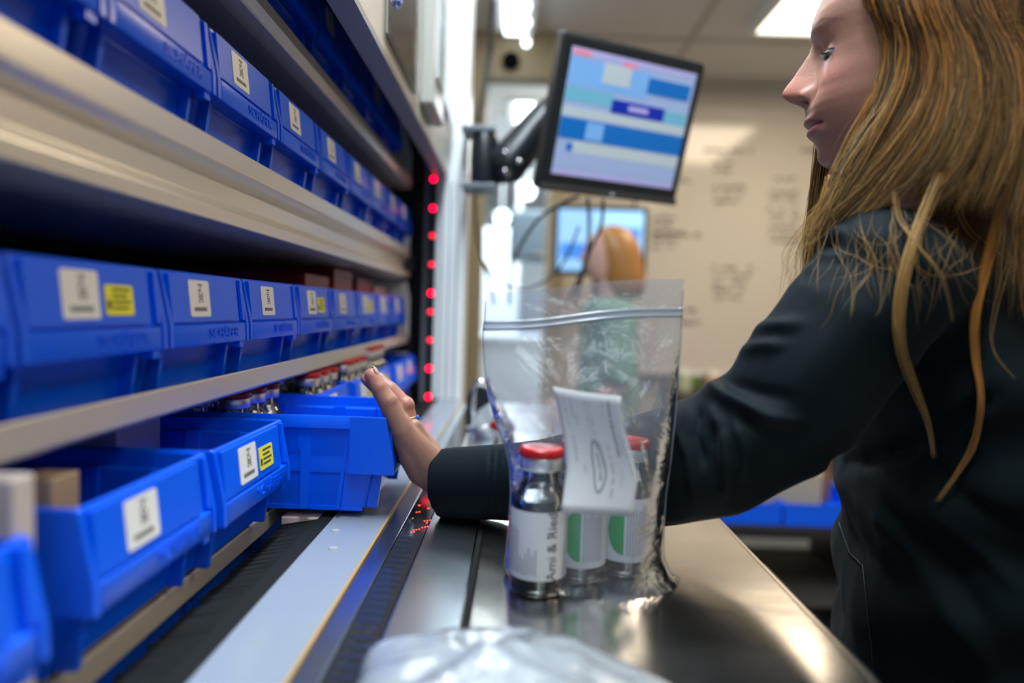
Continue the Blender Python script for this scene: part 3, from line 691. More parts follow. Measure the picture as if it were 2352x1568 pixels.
def tagtext(txt, u, v0, v1, h, mt, name):
    v, f = textmesh(txt, 1.0); a = np.array(v); x0, x1 = a[:, 0].min(), a[:, 0].max(); y0, y1 = a[:, 1].min(), a[:, 1].max()
    out = [tagpt(u-((p[1]-y0)/(y1-y0)-.5)*-h*-1, v0+(v1-v0)*(p[0]-x0)/(x1-x0))+Vector((0, -.0005, 0)) for p in v]
    MB().add(out, f).build(name, mt, TG, fix=False)
tagtext('Nurse Administered', .80, .05, .50, .05, INK, 'printed_text')
tagtext('Exp. 12', .70, .05, .17, .03, GREYINK, 'printed_text')
for (u, v0, v1, w_) in ((.12, .06, .30, .02), (.22, .06, .22, .025), (.27, .2, .28, .03), (.44, .07, .40, .02), (.50, .08, .44, .022), (.55, .40, .62, .02), (.66, .42, .85, .028), (.78, .62, .76, .02), (.16, .38, .58, .03), (.26, .60, .66, .03), (.88, .34, .50, .02), (.93, .36, .66, .02)):
    tagtext('lll ll lllll lll llll', u, v0, v1, w_, GREYINK, 'small_print')
tagtext('Dose mg', .475, .50, .72, .045, INK, 'printed_text')
m = MB(); el = []
for k in range(41): a = 2*PI*k/40; el.append(tagpt(.475+.085*math.cos(a), .60+.21*math.sin(a))+Vector((0, -.0006, 0)))
m.tube(el, .0006, 5); m.build('oval_outline', GREYINK, TG)
# ================================================================ flat crumpled bag near the lens, things at the table's far end
FILM2 = clearfilm('milky_bag_film', (.80, .86, .93), .68, .12, bump=.5, bscale=20, col=(.80, .86, .93))
m = MB(); N = 46; vs = []; rp = random.Random(4)
rid = [(rp.uniform(0, 1), rp.uniform(0, 1), rp.uniform(0, PI), rp.uniform(.02, .06), rp.uniform(-4, 5)) for _ in range(26)]
for j in range(N+1):
    for i in range(N+1):
        u, v = i/N, j/N
        X = -90+192*u+(14-30*u)*(1-v); Y = 205+ (455-205)*v-70*max(0, u-.45)**1.5*v*2.2-25*(1-u)**2*v
        e = (16*u*(1-u)*v*(1-v))**.5
        h = 31*e**.8*(1-.35*u)
        for (a, b, an, wd, am) in rid:
            d = (u-a)*math.cos(an)+(v-b)*math.sin(an); h += am*math.exp(-(d/wd)**2)*e
        vs.append(V(X, Y, 220-max(0.3, h)))
n = N+1; fs = [(j*n+i, j*n+i+1, (j+1)*n+i+1, (j+1)*n+i) for j in range(N) for i in range(N)]
fb = thing('empty_plastic_bag', 'milky crumpled empty plastic bag lying nearest the lens', 'bag', V(50, 330, 221))
m.add(vs, fs); m.build('upper_film', FILM2, fb, smooth='all', fix=False)
m = MB(); m.add([(p[0], p[1], max(.9504, .9504+(p[2]-.951)*.12)) for p in vs], fs); m.build('lower_film', FILM2, fb, smooth='all', fix=False)
# far end of the table
t = thing('small_plastic_bag', 'small white plastic bag with a red mark at the table\'s far end', 'bag', V(-40, 1180, 221))
m = MB(); rp = random.Random(9); vs = []
for j in range(15):
    for i in range(20):
        a = 2*PI*i/20; r = (1-(j/14)**2.2)*.9+.1*math.sin(j/14*PI); r *= 1+.12*math.sin(a*3+j*.6)+rp.uniform(-.05, .05)
        vs.append(V(-38+38*r*math.cos(a), 1190+45*r*math.sin(a), 221-62*(j/14)))
m.add(vs, [(j*20+i, j*20+(i+1) % 20, (j+1)*20+(i+1) % 20, (j+1)*20+i) for j in range(14) for i in range(20)]); m.build('bag_film', FILM2, t, smooth='all')
m = MB(); m.ball(V(-30, 1143, 196), (.012, .003, .009), 12, 8); m.build('red_mark', RED, t, smooth='all')
t = thing('steel_hook', 'bright steel hook rod standing at the far end of the table', 'hook', V(-75, 1250, 221))
m = MB(); m.tube([V(-76, 1240, 221), V(-76, 1240, 150), V(-74, 1240, 138), V(-64, 1240, 132), V(-52, 1240, 140)], .0045, 10); m.build('rod', CHR, t, smooth='all')
m = MB(); m.lathe([(.014, 0), (.014, .004), (.006, .006)], V(-76, 1240, 221), n=20); m.build('foot', CHR, t, smooth=True)
t = thing('tape_dispenser', 'dark rounded dispenser behind the steel hook on the table', 'dispenser', V(-60, 1400, 221))
m = MB(); m.prism([(-100, 221), (-100, 190), (-92, 165), (-72, 155), (-50, 165), (-40, 190), (-30, 221)], lambda a, b, d: V(a, d, b), 1380, 1430); m.build('dispenser_body', BLK, t, bevel=.004)
m = MB(); q = MB().lathe([(.018, -.02), (.022, -.02), (.022, .02), (.018, .02)], n=20); m.add([Vector((p[0], p[2], p[1]))+V(-68, 1405, 175) for p in q.v], q.f); m.build('tape_roll', PAPER, t, smooth=True)

# ================================================================ monitor on its swivel arm
ax = Vector((.8939, .4482, -.0007)).normalized(); up = Vector((.1284, -.2545, .9585)); up = (up-ax*up.dot(ax)).normalized(); nm = ax.cross(up)
if nm.y > 0: nm = -nm
Cm = V(208.5, 1436.6, -388.9); Wm, Hm = .349, .300
t = thing('computer_monitor', 'black computer monitor tilted on a wall arm, blue web page lit', 'monitor', Cm-up*Hm/2)
def mp(u, v, d): return Cm+ax*u*Wm/2+up*v*Hm/2+nm*d
def mbox(m, u0, u1, v0, v1, d0, d1):
    return m.hexa([mp(u0, v0, d0), mp(u1, v0, d0), mp(u1, v0, d1), mp(u0, v0, d1), mp(u0, v1, d0), mp(u1, v1, d0), mp(u1, v1, d1), mp(u0, v1, d1)])
m = MB(); mbox(m, -1, 1, -1, 1, -.035, 0); m.build('monitor_case', BLK, t, bevel=.007, seg=3)
m = MB(); mbox(m, -1, 1, -1, -.905, -.001, .004); m.build('lower_bezel', mat('dark_grey_bezel', (.045, .043, .045), rough=.35), t, bevel=.002)
m = MB(); mbox(m, -.87, .88, -.77, .836, 0, .0015)
BAS = scr('page_grey_blue', (.27, .36, .58), 0.46); P1 = scr('page_pale', (.38, .45, .50), 0.50); P2 = scr('page_mid_blue', (.15, .34, .66), 0.50); P3 = scr('page_blue', (.0, .11, .40), 0.53); P4 = scr('page_navy', (.0, .015, .30), 0.56)
P5 = scr('page_pink', (.60, .22, .32), 0.43); P6 = scr('page_teal', (.12, .36, .50), 0.50); P7 = scr('page_violet', (.34, .33, .60), 0.50)
mats = [BAS, P1, P2, P3, P4, P5, P6, P7]
def blk(mi, u0, u1, v0, v1, d=.002): m.mi = mi; mbox(m, u0*.945, u1*.945, v0*.955-.005, v1*.955-.005, .0015, d)
blk(7, -.92, .93, .80, .88); blk(5, -.90, -.66, .78, .86, .0025); blk(5, -.20, .0, .76, .83, .0025)
blk(2, -.92, .25, .40, .76); blk(1, -.45, -.05, .50, .76, .0025); blk(3, .22, .88, .48, .70, .0025); blk(6, -.92, -.25, .20, .38); blk(4, -.25, .55, .14, .32, .0028); blk(7, 0, .30, .20, .27, .003); blk(6, .56, .90, .12, .30)
blk(1, -.92, .93, .0, .12); blk(3, -.92, .93, -.30, -.02, .0025); blk(2, -.55, -.30, -.28, -.04, .0028); blk(1, -.70, .93, -.48, -.32); blk(3, -.78, -.70, -.46, -.36, .003); blk(0, -.92, .93, -.70, -.5); blk(7, -.92, .93, -.80, -.72)
m.build('screen', mats, t)
m = MB(); m.ball(mp(.0, -.95, .0045), (.006, .002, .004), 10, 6); m.build('power_light', GREY, t, smooth='all')
m = MB(); mbox(m, -.3, .3, -.3, .3, -.06, -.035); m.build('rear_housing', BLK, t, bevel=.006)
# arm
t = thing('monitor_arm', 'thick black swivel arm joining the monitor to the post', 'monitor arm', at(1110, 440, Y=1600))
c0 = at(1112, 372, Y=1590); SLB = mat('slate_bracket', (.10, .13, .16), rough=.35)
m = MB(); m.lathe([(.0, -.066), (.026, -.066), (.031, -.05), (.033, 0), (.031, .05), (.026, .066), (0, .066)], c0, n=24, cap0=False, cap1=False); m.build('pivot_drum', BLK, t, smooth=True)
m = MB()
for py in (302, 432):
    a = at(1078, py, Y=1640); b = at(1150, py, Y=1590); MB().box(a.x-.012, b.x-.01, 1.56, 1.65, b.z-.008, b.z+.006).build('bracket', SLB, t, bevel=.003)
pts = [at(1130, 385, Y=1590), at(1165, 378, Y=1595), at(1200, 335, Y=1600), at(1250, 270, Y=1610), at(1320, 200, Y=1620), Cm-nm*.055]
m = MB(); m.tube(pts, [.040, .048, .044, .036, .030, .024], 16); m.build('arm_beam', BLK, t, smooth='all')
m = MB()
for px, py in ((1160, 350), (1160, 392), (1192, 370)):
    MB().ball(at(px, py, Y=1545), .006, 10, 6).build('bolt', CHR, t, smooth='all')
def cable(pts, r, lab, col=BLK, name='cable'):
    P = [at(x, y, Y=d) for x, y, d in pts]; out = []
    for i in range(len(P)-1):
        p0, p1, p2, p3 = P[max(i-1, 0)], P[i], P[i+1], P[min(i+2, len(P)-1)]
        for k in range(8):
            s = k/8; out.append(.5*((2*p1)+(-p0+p2)*s+(2*p0-5*p1+4*p2-p3)*s*s+(-p0+3*p1-3*p2+p3)*s**3))
    out.append(P[-1]); m = MB(); m.tube(out, r, 7); tag(m.build(name, col, smooth='all'), lab, 'cable', 'cables by the monitor')
cable([(1090, 445, 1600), (1098, 560, 1610), (1125, 650, 1620), (1135, 700, 1640)], .003, 'dark cable dropping from the swivel arm along the tan jamb')
cable([(1135, 0, 2400), (1125, 120, 2400), (1098, 280, 2200)], .009, 'thick dark cable hanging from the ceiling to the swivel arm')
cable([(1350, 455, 1520), (1353, 520, 1560), (1345, 600, 1620), (1300, 700, 1700)], .004, 'black cable hanging straight down from the monitor')
cable([(1385, 458, 1530), (1380, 520, 1560), (1350, 590, 1600), (1320, 700, 1700)], .004, 'black cable curving below the monitor beside the straight one')
cable([(1330, 450, 1520), (1240, 500, 1600), (1180, 600, 1700), (1170, 700, 1700)], .004, 'long dark cable sweeping from the monitor towards the bag')
cable([(1110, 600, 1700), (1150, 650, 1700), (1220, 660, 1700), (1290, 610, 1700), (1330, 520, 1700)], .003, 'thin cable hanging in a wide loop behind the bag')
# papers and fittings on the casing above the opening
t = thing('notice_holder', 'clear holder with a lined notice on the casing, nearest of the papers', 'notice', V(-172, 930, -330))
HOLD = clearfilm('holder_plastic', (.93, .95, .97), .08, .08, bump=.05)
m = MB(); m.bh(-178, -177, 880, 1130, -640, -345); m.build('notice_sheet', mat('cream_paper', (.66, .60, .52), rough=.3), t)
m = MB()
for k in range(9): m.bh(-176.9, -176.5, 900, 1100-25*(k % 3), -600+k*26, -596+k*26)
m.build('printed_text', GREYINK, t)
m = MB(); m.bh(-176.9, -176.4, 895, 1120, -372, -366); m.build('grey_rule', mat('rule_grey', (.2, .22, .3), rough=.5), t)
m = MB(); m.bh(-172, -171, 875, 1135, -650, -340); m.bh(-178, -171, 1132, 1135, -650, -340); m.build('clear_pocket', HOLD, t)
t = thing('notice_holder', 'white notice in a shiny pocket on the casing before the post', 'notice', V(-170, 1500, -380))
m = MB(); m.bh(-178, -176, 1380, 1610, -760, -430); m.build('notice_sheet', PAPER, t)
m = MB()
m.bh(-175.9, -175.5, 1400, 1590, -740, -660); m.build('blue_heading', mat('heading_blue', (.25, .5, .75), rough=.4), t)
m = MB(); m.bh(-165, -163, 1375, 1615, -780, -420); m.build('clear_pocket', HOLD, t)
t = thing('control_box', 'rounded grey control box on the casing below the white notice', 'control box', V(-168, 1280, -340))
m = MB(); m.prism([(1180, -560), (1200, -585), (1300, -585), (1330, -560), (1330, -345), (1180, -345)], lambda a, b, d: V(d, a, b), -180, -155); m.build('box_body', mat('box_grey', (.42, .42, .39), rough=.25), t, bevel=.006, seg=3)
m = MB(); m.bh(-155, -152, 1210, 1300, -530, -400); m.build('display_window', mat('pale_window', (.6, .7, .75), rough=.15), t)
t = thing('push_knob', 'small round blue-silver knob on the casing at the top', 'knob', V(-170, 790, -560))
c = at(910, 5, X=-172); m = MB(); m.ball(c, .008, 16, 10); m.build('knob_ball', mat('blue_chrome', (.2, .3, .7), rough=.12, metal=1), t, smooth='all')
m = MB(); m.tube([c+Vector((-.01, 0, 0)), c], .004, 10); m.build('stem', CHR, t)
# ================================================================ people
def remeshed(name, m, voxel, smooth=6, fac=.5):
    """one continuous surface around all the closed pieces of m (points in metres)"""
    me = m.mesh(name+'_raw', [], fix=True)
    o = bpy.data.objects.new(name+'_raw', me); COL.objects.link(o)
    r = o.modifiers.new('r', 'REMESH'); r.mode = 'VOXEL'; r.voxel_size = voxel
    s = o.modifiers.new('s', 'SMOOTH'); s.iterations = smooth; s.factor = fac
    dg = bpy.context.evaluated_depsgraph_get(); out = bpy.data.meshes.new_from_object(o.evaluated_get(dg))
    bpy.data.objects.remove(o); bpy.data.meshes.remove(me); return out
def coords(me):
    a = np.empty(len(me.vertices)*3); me.vertices.foreach_get('co', a); return a.reshape(-1, 3)
def faces_of(me): return [tuple(p.vertices) for p in me.polygons]
def put(me, a): me.vertices.foreach_set('co', np.asarray(a, float).ravel()); me.update()
def capsule(m, pts, rad, n=14, flat=None):
    """rounded chain: end balls close it"""
    m.tube(pts, rad, n); 
    for p, r in zip(pts, rad): m.ball(p, r, 14, 9)
def setcol(me, cols, name='tone'):
    at_ = me.color_attributes.new(name=name, type='FLOAT_COLOR', domain='POINT')
    at_.data.foreach_set('color', np.asarray(cols, np.float32).ravel())
def colmat(name, rough, spec=.5, sub=0., sheen=0, bump=0., bscale=200, aniso=0, rrad=(.012, .004, .002), var=0.0):
    m = mat(name, (1, 1, 1), rough=rough, spec=spec, sub=sub, sheen=sheen, bump=bump, bscale=bscale)
    nt = m.node_tree; b = nt.nodes['Principled BSDF']; a = nt.nodes.new('ShaderNodeVertexColor'); a.layer_name = 'tone'
    nt.links.new(a.outputs[0], b.inputs['Base Color']); b.inputs['Subsurface Radius'].default_value = rrad
    if aniso: b.inputs['Anisotropic'].default_value = aniso
    return m
SKIN = colmat('skin', .42, sub=.25, bump=.12, bscale=500)
HAIR = colmat('hair', .42, spec=.28)
FAB = mat('dark_teal_fabric', (.0018, .0062, .0088), rough=.70, spec=.12, sheen=.02, bump=.10, bscale=900)
TRS = mat('black_trouser_fabric', (.008, .009, .012), rough=.8)

# ---- head: level slices, shaped by the side view of the face
def interp(tab, z):
    xs = [a for a, b in tab]; ys = [b for a, b in tab]; return np.interp(z, xs[::-1] if xs[0] > xs[-1] else xs, ys[::-1] if xs[0] > xs[-1] else ys)
def smooth_tab(tab):      # monotone in z, dense + smoothed
    z = np.arange(-150, 112, 1.0); v = interp(tab, z); k = np.array([.1, .2, .4, .2, .1])
    return z, np.convolve(np.pad(v, 2, 'edge'), k, 'valid')
FRONT = [(111, -20), (109, 8), (104, 24), (96, 40), (86, 53), (74, 63), (62, 69.5), (47, 75.5), (38, 78.3), (32, 78.8), (26, 78), (20, 75.5), (12, 73), (4, 71.5), (-8, 71), (-20, 72), (-30, 74), (-36, 77), (-43, 79.5), (-50.5, 79), (-58, 76), (-62, 75), (-67, 73.5), (-71.5, 71), (-76, 68.5), (-81, 66.5), (-87, 64.8), (-92, 62.5), (-96, 57), (-99, 47), (-102, 33), (-108, 18), (-118, 8), (-150, -2)]
BACK = [(111, -30), (106, -62), (96, -82), (80, -98), (60, -108), (35, -112), (10, -110), (-15, -102), (-40, -90), (-65, -78), (-90, -72), (-150, -74)]
WID = [(111, 5), (108, 26), (102, 42), (92, 55), (78, 65), (60, 71), (40, 73.5), (20, 72.5), (0, 70.5), (-20, 68), (-40, 65), (-58, 61), (-72, 56), (-84, 51), (-94, 47), (-102, 44), (-112, 46), (-150, 50)]
NOSE = [(28, 0), (21, 1.2), (14, 5.5), (7.2, 11), (0, 16.3), (-8.3, 21.6), (-15, 26.2), (-20.8, 29.4), (-25, 28.5), (-29.4, 23.5), (-32.5, 16.5), (-35, 9), (-38, 4), (-43, 1.6), (-47, .4), (-50, 0)]
NW = [(28, 7), (14, 6.5), (0, 7.5), (-10, 9), (-18, 10.5), (-26, 11.5), (-33, 10.5), (-40, 5)]
FT, BT, WT, NT_, NWT = [smooth_tab(t)[1] for t in (FRONT, BACK, WID, NOSE, NW)]
ZT = smooth_tab(FRONT)[0]
def g2(dy, dz, wy, wz): return np.exp(-(dy/wy)**2-(dz/wz)**2)
def head_surface(nz=230, na=300, zmin=-140):
    zs = np.linspace(110.5, zmin, nz)
    t = np.linspace(-1, 1, na, endpoint=False)
    ph = PI*(t+.0*np.sin(PI*t)); ph = np.sign(t)*PI*np.abs(t)**1.35       # denser in front
    Zm, Pm = np.meshgrid(zs, ph, indexing='ij')
    Fz, Bz, Wz = np.interp(Zm, ZT, FT), np.interp(Zm, ZT, BT), np.interp(Zm, ZT, WT)
    xc = np.interp(Zm, [-140, -95, -60, 0, 110], [-30, -10, 2, 0, -15])
    c, s = np.cos(Pm), np.sin(Pm)
    ef = np.interp(Zm, [-140, -90, -60, -20, 40, 110], [2.0, 1.75, 1.9, 2.15, 2.3, 2.1])
    ex = np.where(c > 0, ef, 2.15)
    r = (np.abs(c)**ex+np.abs(s)**ex)**(-1/ex)
    x = xc+np.where(c > 0, (Fz-xc), (xc-Bz))*c*r; y = Wz*s*r
    ay = np.abs(y); front = (c > 0)
    # nose with wings
    N = np.interp(Zm, ZT, NT_); nw = np.interp(Zm, ZT, NWT)
    x = x+np.where(front, N*np.exp(-np.abs(y/nw)**2.3), 0)
    x = x+np.where(front, 7.5*g2(ay-14.5, Zm+29.5, 4.2, 6.2), 0)                       # nostril wings
    x = x-np.where(front, 3.0*g2(ay-20.5, Zm+31, 2.6, 8), 0)                          # crease beside the wing
    x = x-np.where(front, 8.5*g2(ay-7.6, Zm+34.0, 3.2, 2.4), 0)                         # nostrils
    # lips
    lipw = np.clip(1-(ay/27)**2, 0, 1)
    zl = -58.3-.0*ay
    x = x+np.where(front, lipw**.7*(3.2*np.exp(-((Zm-zl-5)/3.6)**2)+3.6*np.exp(-((Zm-zl+5.5)/4.0)**2)-2.0*np.exp(-((Zm-zl)/1.2)**2)), 0)
    x = x-np.where(front, 2.5*g2(ay-27, Zm+59, 4, 5), 0)
    x = x-np.where(front, 1.5*g2(y, Zm+43, 2.5, 6), 0)                                 # philtrum
    # brow ridge, cheek, chin
    x = x+np.where(front, 1.2*g2(ay-24, Zm-27, 17, 6), 0)
    x = x+np.where(front, 4.5*g2(ay-41, Zm+24, 17, 15), 0)
    x = x+np.where(front, 2.5*g2(y, Zm+88, 16, 9), 0)
    # eye sockets
    x = x-np.where(front, 4.6*g2(ay-28, Zm-5, 12, 9), 0)
    x = x-np.where(front, 2.2*g2(ay-15, Zm-9, 6, 8), 0)
    # lids over the eyeball
    ex_, ey_, ez_, R = 51.5, 31.0, 1.5, 12.6
    d2 = (ay-ey_)**2+(Zm-ez_)**2
    ball = ex_+np.sqrt(np.clip((R+1.0)**2-d2, 0, None))
    inb = front & (d2 < (R+.6)**2)
    zu = ez_-1.0+2.6*np.clip(1-((ay-ey_)/11.5)**2, 0, 1); zlw = ez_-1.0-4.8*np.clip(1-((ay-ey_)/11.5)**2, 0, 1)
    opening = front & (np.abs(ay-ey_) < 11.2) & (Zm < zu) & (Zm > zlw)
    x = np.where(inb, np.maximum(x, ball), x)
    lid = front & (np.abs(Zm-zu-1.1) < 1.0) & (np.abs(ay-ey_) < 11.5); x = np.where(lid & inb, x+.5, x)
    x = np.where(opening, ex_+np.sqrt(np.clip((R-2.6)**2-d2, 0, None))-1.5, x)
    return x, y, Zm, opening, (np.abs(Zm-zu-.2) < 1.0) & (np.abs(ay-ey_) < 11.2) & front
HC = V(345, 640, -240); HF = Vector((-.93, .37, 0)).normalized(); HU = Vector((0, 0, 1)); HS = HF.cross(HU)   # HS points away from the camera
def H2W(x, y, z): return HC+(HF*float(x)+HS*float(y)+HU*float(z))/1000
X_, Y_, Z_, OP_, LL_ = head_surface()
nz, na = X_.shape
hv = np.stack([X_.ravel(), Y_.ravel(), Z_.ravel()], 1)
R_h = np.array([[HF.x, HF.y, HF.z], [HS.x, HS.y, HS.z], [HU.x, HU.y, HU.z]])
hw = hv@R_h/1000+np.array(HC)
hf = [(i*na+j, i*na+(j+1) % na, (i+1)*na+(j+1) % na, (i+1)*na+j) for i in range(nz-1) for j in range(na)]
hf.append(tuple(range(na))[::-1]); hf.append(tuple((nz-1)*na+j for j in range(na)))
base = np.array([.33, .170, .125])
tone = np.tile(base, (len(hv), 1)); ayv = np.abs(hv[:, 1]); zv = hv[:, 2]; xv = hv[:, 0]
def blend(mask, col, k):
    global tone
    mk = (np.clip(mask, 0, 1)*k)[:, None]; tone = tone*(1-mk)+np.array(col)*mk
fr = (xv > 20)
blend(g2(ayv-40, zv+22, 20, 16)*fr, (.56, .20, .17), .45)
blend(g2(hv[:, 1], zv+18, 14, 14)*(xv > 78), (.56, .17, .13), .6)
lw = np.clip(1-(ayv/27)**2, 0, 1)**.5
up_l = (zv > -58.3) & (zv < -58.3+6.5*lw) & (ayv < 27) & fr; lo_l = (zv <= -58.3) & (zv > -58.3-9.5*lw) & (ayv < 26) & fr
blend(up_l.astype(float), (.24, .055, .075), .9); blend(lo_l.astype(float), (.34, .09, .11), .9)
blend(((np.abs(zv+58.3) < .9) & (ayv < 27) & fr).astype(float), (.06, .01, .015), .9)
bz = 26.5+3.5*np.clip((ayv-10)/25, 0, 1)-8*np.clip((ayv-36)/18, 0, 1)**1.4
blend(np.exp(-((zv-bz)/1.8)**2)*((ayv > 9) & (ayv < 55) & fr)*np.clip((58-ayv)/20, 0, 1), (.10, .045, .025), .75)
blend((LL_.ravel()).astype(float), (.02, .012, .012), .9)
blend((g2(ayv-7.6, zv+34, 2.8, 2.2)*fr > .35).astype(float), (.10, .02, .02), .85)
blend(g2(ayv-30, zv-3, 15, 9)*fr, (.36, .16, .15), .45)

# ---- body core: neck, chest, arms, hands (one surface)
sk = MB()
def A(px, py, Y): return at(px, py, Y=Y)
torso_c = (470, 695)
def oval(h, cx, cy, a, b, n=28):          # a along facing, b across
    return [V(cx, cy, h)+(HF*a*math.cos(2*PI*j/n)+HS*b*math.sin(2*PI*j/n))/1000 for j in range(n)]
sk.loft([oval(-60, 430, 678, 40, 60), oval(-30, 445, 685, 60, 115), oval(0, 462, 692, 85, 130), oval(120, 470, 695, 90, 125), oval(260, 480, 697, 92, 128), oval(380, 490, 700, 100, 140)])
capsule(sk, [V(352, 645, -150), V(380, 658, -100), V(420, 674, -50)], [.048, .048, .052])
wr, cu = A(1003, 1088, 724), A(1090, 1108, 716)
capsule(sk, [wr, A(1040, 1100, 720), cu, A(1250, 1110, 690), A(1560, 1080, 630), A(1665, 1045, 612), A(1800, 960, 595), A(1950, 760, 592), V(400, 650, 5)], [.0225, .0235, .026, .030, .033, .034, .036, .040, .04])
def hand(m, wrist, mcps, fingers, thumb, wy):
    for (p, r) in mcps: capsule(m, [wrist+wy*(0), (wrist+p)/2+(p-wrist)*.06, p], [.019, .0165, r])
    for f in fingers: capsule(m, [p for p, r in f], [r for p, r in f])
    capsule(m, [p for p, r in thumb], [r for p, r in thumb])
fing = [
    [(A(922, 985, 703), .0122), (A(892, 925, 700), .0106), (A(870, 889, 700), .0092), (A(854, 862, 701), .0080)],
    [(A(943, 990, 722), .0105), (A(932, 932, 722), .0092), (A(896, 893, 724), .0084), (A(868, 872, 728), .0074)],
    [(A(946, 990, 744), .0108), (A(915, 920, 746), .0092), (A(880, 888, 750), .0082), (A(855, 872, 752), .0074)],
    [(A(936, 990, 766), .0108), (A(900, 930, 770), .0090), (A(868, 893, 773), .0080), (A(842, 870, 775), .0072)]]
for f in fing:
    capsule(sk, [wr+(f[0][0]-wr)*.12, wr+(f[0][0]-wr)*.55, f[0][0]], [.0215, .0170, .0125]); capsule(sk, [p for p, r in f], [r for p, r in f])
capsule(sk, [A(975, 1075, 722), A(945, 1040, 712), A(925, 1005, 706)], [.020, .0155, .012])                  # heel of the hand
capsule(sk, [A(975, 1075, 738), A(950, 1030, 772), A(930, 985, 796), A(915, 955, 806), A(902, 930, 812)], [.019, .015, .0112, .010, .0085])   # thumb
capsule(sk, [A(897, 950, 701), A(930, 1010, 706)], [.0045, .006])
capsule(sk, [A(934, 978, 700), A(946, 1002, 701), A(975, 1045, 706)], [.0062, .0060, .0055])             # tendon and knuckle relief
capsule(sk, [A(955, 975, 712), A(972, 1002, 714), A(995, 1040, 716)], [.0062, .0058, .0055])
for q, r in ((A(893, 922, 699), .0104), (A(933, 930, 721), .0096), (A(920, 972, 703), .0118), (A(943, 980, 722), .0104), (A(872, 890, 699), .0091)): sk.ball(q, r, 12, 8)
# other arm hanging on the far side
fa = [V(480, 850, -30), V(500, 880, 130), V(520, 890, 260), V(515, 880, 330)]
capsule(sk, fa, [.046, .042, .036, .023])
wv = fa[-1]
for k in range(4):
    p0 = wv+Vector((-.03+.02*k, -.0, -.085)); capsule(sk, [wv, (wv+p0)/2, p0], [.019, .016, .011]); capsule(sk, [p0, p0+Vector((-.004, -.004, -.035)), p0+Vector((-.012, -.006, -.058-.006*(k in (1, 2))))], [.009, .008, .0065])
capsule(sk, [wv, wv+Vector((-.04, -.01, -.045)), wv+Vector((-.055, -.012, -.08))], [.018, .011, .008])
bme = remeshed('body', sk, .0019, 5)
bc = coords(bme); bf = faces_of(bme)
btone = np.tile(base, (len(bc), 1))
hk = np.array([[*A(x, y, d)] for x, y, d in ((888, 915, 700), (868, 885, 700), (926, 912, 722), (948, 940, 722), (850, 852, 700), (840, 868, 775))])
for q in hk:
    d = np.linalg.norm(bc-q, axis=1); k = np.exp(-(d/.011)**2)[:, None]*.4; btone = btone*(1-k)+np.array([.62, .20, .15])*k
W_ = thing('person', 'woman in a dark teal jacket with long blonde hair, pushing the blue bin', 'person', V(500, 710, 1171))
allv = np.concatenate([bc, hw]); o_ = len(bc)
me = bpy.data.meshes.new('body'); off = np.array(wl(W_))
me.from_pydata([tuple(p) for p in allv-off], [], bf+[tuple(i+o_ for i in f) for f in hf]); me.materials.append(SKIN)
me.polygons.foreach_set('use_smooth', [True]*len(me.polygons))
setcol(me, np.concatenate([np.concatenate([btone, tone]), np.ones((len(allv), 1))], 1))
bo = bpy.data.objects.new('body', me); COL.objects.link(bo); bo.parent = W_
# eyes
EW = mat('eye_white', (.55, .55, .58), rough=.12, coat=.6); EI = mat('eye_iris', (.02, .03, .06), rough=.1, coat=1); EP = mat('eye_pupil', (.003, .003, .004), rough=.1)
for sgn in (-1, 1):
    m = MB(); c = H2W(51.5, 31.0*sgn, 1.5); m.ball(c, .0120, 24, 16); e = m.build('eye', EW, W_, smooth='all')
    look = (HF*.88-HU*.34+HS*.0*sgn).normalized(); a = look.orthogonal().normalized(); b = look.cross(a)
    for nm_, r0, mt_, dd in (('iris', .0060, EI, .0), ('pupil', .0026, EP, .0003)):
        m = MB(); rings = []
        for k in range(5):
            r = r0*(1-k/4); h = math.sqrt(max(0, .01215**2-r*r))+dd; rings.append([c+look*h+(a*math.cos(2*PI*j/20)+b*math.sin(2*PI*j/20))*r for j in range(20)])
        m.loft(rings, cap0=False); m.build(nm_, mt_, e, smooth='all', fix=False)
    m = MB()
    for k in range(26):
        t_ = -1+2*k/25; y0 = 31+11*t_; zz = .5+2.6*(1-t_*t_); x0 = 51.5+math.sqrt(max(1, 13.7**2-(y0-31)**2-(zz-1.5)**2))
        m.tube([H2W(x0, y0*sgn, zz), H2W(x0+3.5, (y0+1.2*t_)*sgn, zz-2.2), H2W(x0+6.6, (y0+2.6*t_)*sgn, zz-2.8)], [.00028, .00022, .00008], 4)
    m.build('eyelashes', mat('lash_brown', (.02, .012, .01), rough=.5), W_)
# nails
NAIL = mat('nail', (.42, .24, .19), rough=.35, coat=.1)
for f in fing:
    p, q = f[3][0], f[2][0]; d = (p-q).normalized(); n_ = Vector((.75, -.1, .55)); n_ = (n_-d*n_.dot(d)).normalized(); s_ = d.cross(n_)
    M = Matrix((d, s_, n_)).transposed(); m = MB(); m.ball(p+n_*f[3][1]*.86+d*.001, (.0062, .0048, .0012), 14, 8, M=M); m.build('fingernail', NAIL, W_, smooth='all')
# ring
f = fing[1]; p = f[0][0]*.52+f[1][0]*.48; d = (f[1][0]-f[0][0]).normalized(); a = d.orthogonal().normalized(); b = d.cross(a)
GOLD = mat('gold', (.75, .52, .2), rough=.2, metal=1); m = MB()
for dz in (-.0014, .0014): m.tube([p+d*dz+(a*math.cos(2*PI*k/32)+b*math.sin(2*PI*k/32))*.0107 for k in range(33)], .0009, 8)
rg = m.build('finger_ring', GOLD, W_, smooth='all', label='gold ring with a blue stone')
gd = Vector((.86, -.45, .2)); gd = (gd-d*gd.dot(d)).normalized()
m = MB(); m.ball(p+gd*.012, (.0030, .0030, .0030), 8, 5); m.build('ring_stone', mat('blue_gem', (.01, .08, .5), rough=.05, coat=1), rg)

